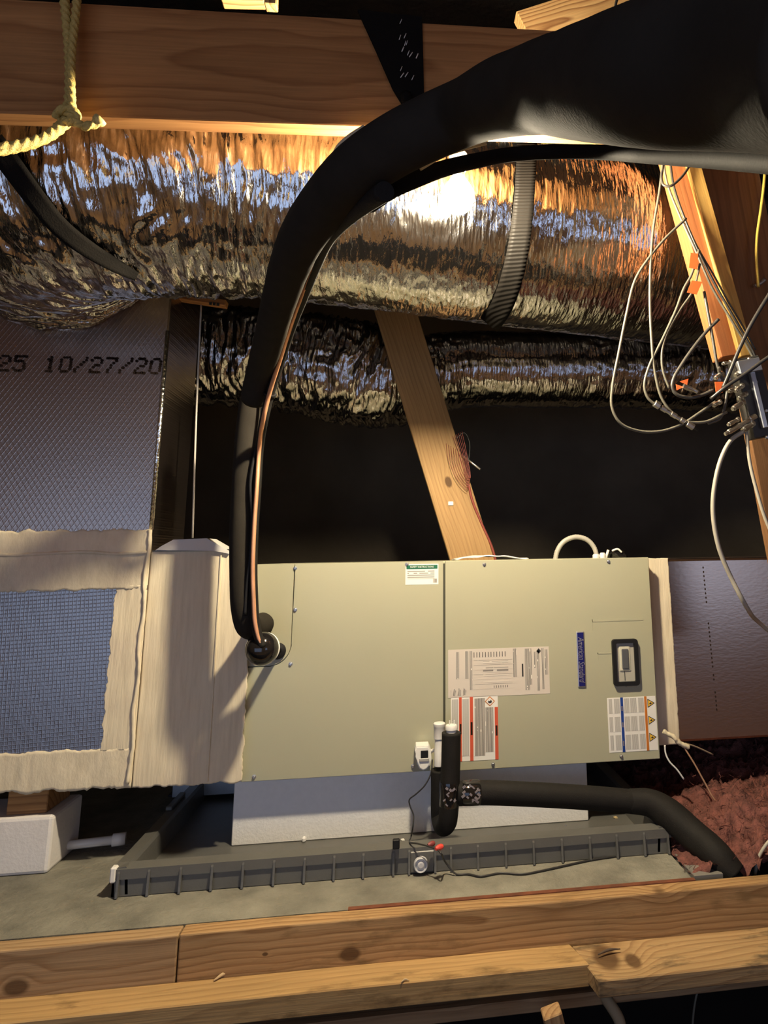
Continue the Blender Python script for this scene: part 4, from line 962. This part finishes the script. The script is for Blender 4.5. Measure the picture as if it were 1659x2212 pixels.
lathe('vent_tee', [(0.0125, 0), (0.0125, 0.034), (0.0118, 0.036), (0.0118, 0.062), (0.0140, 0.064), (0.0140, 0.090), (0.0150, 0.092), (0.0150, 0.099), (0.013, 0.101)], c2 - Vector((0, 0, 0.002)), (0, 0, 1), M_pvc, tp, 24)
tube('tee_stub', [P(951, 1640, ky - 0.01), P(951, 1640, 0.002)], 0.0125, M_pvc, tp, 16)
arm = [P(985, 1714, fy + 0.004), P(1040, 1712, fy + 0.01), P(1150, 1716, fy + 0.012), P(1280, 1724, fy + 0.012), P(1385, 1733, fy + 0.008)]
tube('drain_arm_insulation', [(p, 0.0275) for p in arm], 0.0275, M_rubber2, tp, 24, 50)
arm2 = [(P(1360, 1731, fy + 0.01), 0.028), (P(1405, 1735, fy + 0.0), 0.032), (P(1440, 1755, fy - 0.02), 0.036), (P(1500, 1806, -0.20), 0.036), (P(1550, 1850, -0.255), 0.034), (P(1585, 1892, -0.278), 0.032)]
tube('drain_elbow_insulation', arm2, 0.034, M_rubber2, tp, 24, 50, lambda s, t: 0.001 * noise.noise((s * 14, math.cos(t) * 2, math.sin(t) * 2)))
lathe('tape_wrap', [(0.0235, 0), (0.027, 0.004), (0.0285, 0.02), (0.029, 0.042), (0.0275, 0.046)], P(995, 1714, fy + 0.002), P(1040, 1711, fy + 0.008) - P(995, 1714, fy + 0.002), M_gloss, tp, 24)
tp_c = U[2]
lathe('tape_wrap', [(0.0238, -0.028), (0.0248, -0.024), (0.0248, 0.022), (0.0238, 0.028)], P(971, 1714, fy), (0, 0, 1), M_gloss, tp, 24)
for k in range(26):
    on_arm = k < 17
    if on_arm: x, y = random.uniform(998, 1032), random.uniform(1692, 1734)
    else: x, y = random.uniform(958, 982), random.uniform(1694, 1736)
    rr, cyy, cc = (0.0292, 1712, fy + 0.005) if on_arm else (0.0252, 0, fy)
    # lay each silver letter fragment on the wrapped surface
    q = P(x, y, cc)
    if on_arm:
        cz = P(x, 1712, cc).z; dz = q.z - cz
        if abs(dz) > rr * 0.9: continue
        q.y = cc - math.sqrt(rr * rr - dz * dz)
    else:
        cx = P(971, y, cc).x; dx = q.x - cx
        if abs(dx) > rr * 0.9: continue
        q.y = cc - math.sqrt(rr * rr - dx * dx)
    bw, bh = random.uniform(0.002, 0.005), random.uniform(0.0014, 0.0028)
    m_ = Matrix.Translation(q) @ Matrix.Rotation(random.choice((0.75, -0.6)), 4, 'Y')
    box('tape_mark', -bw, bw, -0.0006, 0.0012, -bh, bh, M_silver, tp, 0, 1, m_)
fs = thing('float_switch', 'white overflow float switch with dark window clipped beside the trap', 'switch', tuple(P(915, 1640, -0.03)))
sy = -0.05
body = [pxz(x, y, sy) for x, y in ((899, 1613), (926, 1612), (931, 1622), (932, 1640), (929, 1653), (922, 1662), (914, 1665), (906, 1661), (901, 1650), (900, 1634), (896, 1622))]
prism('switch_body', body, sy, -0.004, M_white, fs, 0.003)
pbox('switch_window', 909, 1622, 925, 1640, sy - 0.0012, sy + 0.003, M_black, fs, 0.001)
pbox('switch_ledge', 906, 1639, 927, 1645, sy - 0.003, sy + 0.002, plain('switch_shade', (0.35, 0.34, 0.32), 0.4), fs, 0.001)
tube('switch_arm', [P(930, 1624, sy + 0.015), P(938, 1620, sy + 0.005), P(946, 1622, sy - 0.012)], 0.0045, M_white, fs, 10)
tag(tube('switch_wire', [P(934, 1640, -0.05), P(931, 1670, -0.052), P(918, 1696, -0.055), P(899, 1715, -0.05), P(884, 1728, -0.045), P(886, 1742, -0.045), P(893, 1760, -0.05), P(892, 1785, -0.06), PZ(888, 1806, 0.03), PZ(886, 1820, 0.062), PZ(900, 1822, 0.068), PZ(918, 1826, 0.068), PZ(945, 1835, 0.066)], 0.0018, M_coaxk, None, 8), 'thin black wire drooping from the float switch into the pan', 'wire')
tag(tube('signal_wire', [PZ(945, 1835, 0.066), PZ(953, 1844, 0.063), P(962, 1862, -0.190), PZ(985, 1888, 0.004), PZ(1010, 1888, 0.003), PZ(1038, 1893, 0.003), PZ(1080, 1886, 0.003), PZ(1130, 1888, 0.003), PZ(1165, 1882, 0.003), PZ(1220, 1870, 0.003), PZ(1275, 1858, 0.003), PZ(1340, 1848, 0.003), PZ(1400, 1838, 0.003), PZ(1445, 1832, 0.003)], 0.0022, M_coaxk, None, 8), 'thin black wire lying along the front foot of the drain pan', 'wire')
tag(lathe('wire_nut', [(0.0045, 0), (0.0065, 0.004), (0.0062, 0.012), (0.0035, 0.02)], PZ(956, 1828, 0.069), PZ(940, 1834, 0.069) - PZ(956, 1828, 0.069), M_red, None, 10), 'bright red wire nut lying on the pan rim', 'wire nut')
tag(lathe('wire_nut', [(0.0042, 0), (0.006, 0.004), (0.0056, 0.011), (0.003, 0.018)], PZ(938, 1821, 0.069), PZ(924, 1826, 0.069) - PZ(938, 1821, 0.069), plain('wire_nut_maroon', (0.25, 0.05, 0.05), 0.4), None, 10), 'dull maroon wire nut behind the bright red one', 'wire nut')
tag(box('wire_clip', 0, 0.016, 0, 0.012, 0, 0.020, M_black, None, 0.002, 1, Matrix.Translation(PZ(848, 1836, 0.0605))), 'small black clip on the pan rim left of the wire nuts', 'clip')
for i, (x, y, w_, lb_) in enumerate(((870, 1814, 0.012, 'white crumb on the pan floor near the thin wire'), (1330, 1766, 0.014, 'yellowish crumb on the pan right of the white foam'), (1222, 1783, 0.006, 'tiny pale crumb near the pan rim right of centre'), (1365, 1768, 0.007, 'small grey crumb in the right corner of the pan'))):
    q = PZ(x, y, 0.0075 if i != 2 else 0.06)
    bm = bmesh.new(); bmesh.ops.create_icosphere(bm, subdivisions=1, radius=w_ / 2)
    for v in bm.verts: v.co = Vector((v.co.x, v.co.y * 0.8, v.co.z * 0.5)) * (1 + 0.4 * noise.noise(v.co * 200))
    tag(bm_obj('debris_crumb', bm, (M_paper, plain('crumb_tan', (0.55, 0.42, 0.22), 0.8), M_paper, M_galv)[i], None, False, Matrix.Translation(q)), lb_, 'debris')

# ================================================================== FRONT TIMBER
def joist(name, x0, x1, y0, y1, z0, z1, mat, lab, bev=0.003):
    L = x1 - x0
    o = box(name, -L / 2, L / 2, -(y1 - y0) / 2, (y1 - y0) / 2, -(z1 - z0) / 2, (z1 - z0) / 2, mat, None, bev, 2, Matrix.Translation(((x0 + x1) / 2, (y0 + y1) / 2, (z0 + z1) / 2)))
    return tag(o, lab, 'joist')
xj = P(382, 2078, -0.352).x
jA0, jA1 = -0.352, -0.312
xl = -1.5
def klocal(px, py, Y, x0, x1, zc): v = P(px, py, Y); return (v.x - (x0 + x1) / 2, -0.02, v.z - zc)
W_jl = wood('joist_wood_left', (0.50, 0.33, 0.17), (0.40, 0.25, 0.12), (0.27, 0.145, 0.06), 41.0, 26, (0, 0.03, -0.07), [(*klocal(35, 2133, jA0, xl, xj, -0.095), 0.014)], 0.75, 0.9)
xrr = 1.6
W_jr = wood('joist_wood_right', (0.50, 0.31, 0.14), (0.38, 0.21, 0.09), (0.23, 0.11, 0.04), 43.0, 26, (0, 0.04, -0.08), [(*klocal(755, 2062, jA0, xj, xrr, -0.095), 0.013), (*klocal(1425, 1918, jA0, xj, xrr, -0.095), 0.012), (*klocal(572, 2062, jA0, xj, xrr, -0.095), 0.0035)], 0.75, 1.0, (0.20, 0.12, 0.05))
joist('floor_joist', xl, xj - 0.0012, jA0, jA1, -0.19, 0.0, W_jl, 'front joist board left of the dark butt joint')
joist('floor_joist', xj + 0.0012, xrr, jA0, jA1, -0.19, 0.001, W_jr, 'long knotty front joist board right of the dark butt joint')
zB = -0.079
W_b = wood('ledger_wood', (0.56, 0.355, 0.15), (0.46, 0.27, 0.10), (0.28, 0.14, 0.05), 47.0, 22, (0, 0.1, 0.05), (), 0.8, 0.55, (0.17, 0.10, 0.04))
yBf = PZ(830, 2127, zB).y
a1, a2 = PZ(1222, 2019, zB), PZ(1268, 2070, zB)
def plank(name, outline, z0, z1, mat, lab, cat='plank'):
    cx = sum(p[0] for p in outline) / len(outline); cy = sum(p[1] for p in outline) / len(outline)
    bm = bmesh.new()
    A = [bm.verts.new((x - cx, y - cy, (z1 - z0) / 2)) for x, y in outline]; B = [bm.verts.new((x - cx, y - cy, -(z1 - z0) / 2)) for x, y in outline]; n = len(A)
    bm.faces.new(A); bm.faces.new(B[::-1])
    for i in range(n): bm.faces.new((A[i], B[i], B[(i + 1) % n], A[(i + 1) % n]))
    bmesh.ops.recalc_face_normals(bm, faces=bm.faces[:])
    bmesh.ops.bevel(bm, geom=bm.edges[:], offset=0.002, segments=1, affect='EDGES')
    return tag(bm_obj(name, bm, mat, None, False, Matrix.Translation((cx, cy, (z0 + z1) / 2))), lab, cat)
plank('ledger_plank', [(xl, jA0 - 0.001), (a1.x, jA0 - 0.001), (a2.x, yBf), (xl, yBf)], zB - 0.040, zB, W_b, 'stained flat plank with a slanted sawn end below the front joist')
zC = zB - 0.004
W_c = wood('weathered_ledger_wood', (0.50, 0.33, 0.16), (0.40, 0.24, 0.10), (0.24, 0.12, 0.05), 53.0, 22, (0, 0.1, 0.05), [(-0.57, 0.01, 0.012, 0.016), (-0.52, -0.01, 0.012, 0.010)], 0.85, 0.8, (0.06, 0.045, 0.03))
yCf = PZ(1400, 2108, zC).y
plank('ledger_plank', [(a1.x + 0.004, jA0 - 0.001), (1.6, jA0 - 0.001), (1.6, yCf), (a2.x + 0.004, yCf)], zC - 0.030, zC, W_c, 'darkly stained plank continuing right of the slanted sawn end')
zD = zB - 0.058
W_d = wood('lower_ledger_wood', (0.42, 0.27, 0.14), (0.34, 0.20, 0.09), (0.22, 0.11, 0.05), 59.0, 22, (0, 0.1, 0.05), (), 0.85, 0.7)
yD = PZ(830, 2196, zD).y
plank('ledger_plank', [(xl, jA0 - 0.001), (1.6, jA0 - 0.001), (1.6, yD + 0.012), (xl, yD - 0.006)], zD - 0.024, zD, W_d, 'lower pale plank under the stained flat plank')
W_e = wood('stud_wood', (0.46, 0.29, 0.14), (0.36, 0.2, 0.09), (0.22, 0.1, 0.04), 61.0, 24)
tag(board('stud', P(1190, 2182, -0.52), P(1225, 2330, -0.52), 0.035, 0.035, W_e, None, Vector((1, 0, 0))), 'wooden stud end poking up at the bottom edge', 'stud')
tag(tube('webbing_strip', [P(1296, 2140, -0.40), P(1318, 2170, -0.42), P(1338, 2205, -0.43), P(1345, 2260, -0.43)], 0.011, plain('pale_strip', (0.34, 0.26, 0.15), 0.8), None, 8), 'pale curved strip hanging under the stained plank', 'strip')
cable([(1560, 2085), (1528, 2112), (1508, 2140), (1499, 2180), (1494, 2250)], 0.0026, M_coaxw, 'thin white cable hanging in the dark below the planks', -0.36)
cable([(1680, 1800), (1655, 1825), (1638, 1855), (1630, 1893)], 0.0046, M_pvcw, 'short white cable dropping behind the front joist at the right edge', -0.26)
for (x0_, y0_, x1_, y1_, r_, lb_) in ((462, 2118, 500, 2100, 0.0035, 'pale torn splinter on the stained plank below the joist'), (866, 2152 - 30, 884, 2118, 0.002, 'tiny wood chip on the stained plank near its middle'), (1292, 2062, 1340, 2050, 0.003, 'dark splinter on the darkly stained plank by the slanted end')):
    p0_, p1_ = PZ(x0_, y0_, zB + r_ * 0.8), PZ(x1_, y1_, zB + r_ * 0.8)
    tag(tube('wood_splinter', [(p0_, r_ * 0.4), ((p0_ + p1_) / 2 + Vector((0, 0.003, 0.002)), r_), (p1_, r_ * 0.3)], r_, plain('splinter', (0.5, 0.36, 0.2) if 'dark' not in lb_ else (0.09, 0.06, 0.04), 0.9), None, 6, 10), lb_, 'splinter')

# ================================================================== RIGHT SIDE: INSULATION, STRINGS, JOISTS
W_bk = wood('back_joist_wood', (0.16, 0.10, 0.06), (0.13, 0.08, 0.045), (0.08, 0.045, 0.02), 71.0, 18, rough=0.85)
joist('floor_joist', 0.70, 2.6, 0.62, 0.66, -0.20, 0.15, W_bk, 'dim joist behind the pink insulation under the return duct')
for i, (px, w_) in enumerate(((1560, 0.10), (1665, 0.09))):
    v = P(px, 1610, 0.40)
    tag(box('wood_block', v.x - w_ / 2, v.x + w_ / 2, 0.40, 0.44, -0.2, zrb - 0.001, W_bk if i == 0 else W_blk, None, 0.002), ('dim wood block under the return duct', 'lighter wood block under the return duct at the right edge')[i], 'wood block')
NX, NY = 150, 130
V = []; F = []
ix0 = P(1475, 1870, -0.25).x + 0.004
for i in range(NX + 1):
    for j in range(NY + 1):
        u, v = i / NX, j / NY
        x = ix0 + 1.5 * u; y = -0.29 + 0.90 * v
        h = -0.01 + 0.12 * min(1, u * 3.2) * (0.35 + 0.65 * v) + 0.05 * fbm(x * 4, y * 4, 0) + 0.036 * (1 - abs(noise.noise((x * 22, y * 22, 3))) * 2) + 0.020 * noise.noise((x * 60, y * 60, 7)) + 0.008 * noise.noise((x * 130, y * 130, 1))
        h *= min(1, u * 14 + 0.1)
        if y < -0.20: h = min(h, 0.03 + (y + 0.29) * 0.5)
        V.append((x + 0.008 * noise.noise((x * 50, y * 50, 9)), y + 0.008 * noise.noise((x * 50, y * 50, 19)), h))
W_ = NY + 1
for i in range(NX):
    for j in range(NY): F.append((i * W_ + j, (i + 1) * W_ + j, (i + 1) * W_ + j + 1, i * W_ + j + 1))
for k in range(5200):
    q = V[random.randrange(len(V))]
    if q[0] > ix0 + 0.75: continue
    q = Vector(q); dd = Vector((random.gauss(0, 1), random.gauss(0, 1), random.uniform(-0.1, 1.0))).normalized() * random.uniform(0.008, 0.03)
    sd_ = dd.cross(Vector((random.random(), random.random(), 0.3))).normalized() * random.uniform(0.0004, 0.001)
    n0 = len(V); mid_ = q + dd * 0.55 + Vector((random.gauss(0, .003), random.gauss(0, .003), 0))
    V += [tuple(q - sd_), tuple(q + sd_), tuple(mid_ + sd_ * 0.8), tuple(mid_ - sd_ * 0.8), tuple(q + dd)]
    F += [(n0, n0 + 1, n0 + 2, n0 + 3), (n0 + 3, n0 + 2, n0 + 4)]
ins = mesh_obj('insulation', V, F, M_pink, None, True)
tag(ins, 'loose pink fibreglass insulation heaped at the right of the drain pan', 'insulation', None, 'stuff')
ss = thing('mastic_scrap', 'torn tape scrap with dangling strings below the cabinet right corner', 'tape scrap', tuple(P(1450, 1590, 0.0)))
ptube('scrap_roll', [(1432, 1580, -0.005), (1455, 1592, -0.012), (1470, 1606, -0.012), (1488, 1614, -0.01)], 0.0065, plain('scrap_tape', (0.66, 0.58, 0.40), 0.6, 0, 80, 0.2), ss, seg=8, n=40, disp=lambda s, t: 0.003 * noise.noise((s * 120, t * 2, 0)))
ptube('scrap_string', [(1436, 1610, -0.005), (1438, 1628, -0.005), (1446, 1645, -0.008), (1462, 1662, -0.01), (1477, 1683, -0.01)], 0.0024, M_paper, ss, seg=6)
ptube('scrap_string', [(1478, 1615, -0.01), (1500, 1650, -0.02), (1522, 1690, -0.03), (1545, 1730, -0.04), (1568, 1755, -0.04)], 0.0024, plain('twine_tan', (0.36, 0.20, 0.12), 0.7), ss, seg=6)
ptube('scrap_string', [(1480, 1606, -0.01), (1500, 1612, 0.0), (1540, 1630, 0.02)], 0.0022, plain('twine_brown', (0.30, 0.22, 0.14), 0.7), ss, seg=6)
tag(ptube('straw_stick', [(1612, 1768, -0.02), (1640, 1766, -0.02), (1690, 1769, -0.02)], 0.0024, plain('straw', (0.40, 0.20, 0.12), 0.8)), 'thin straw stick lying on the pink insulation', 'stick')
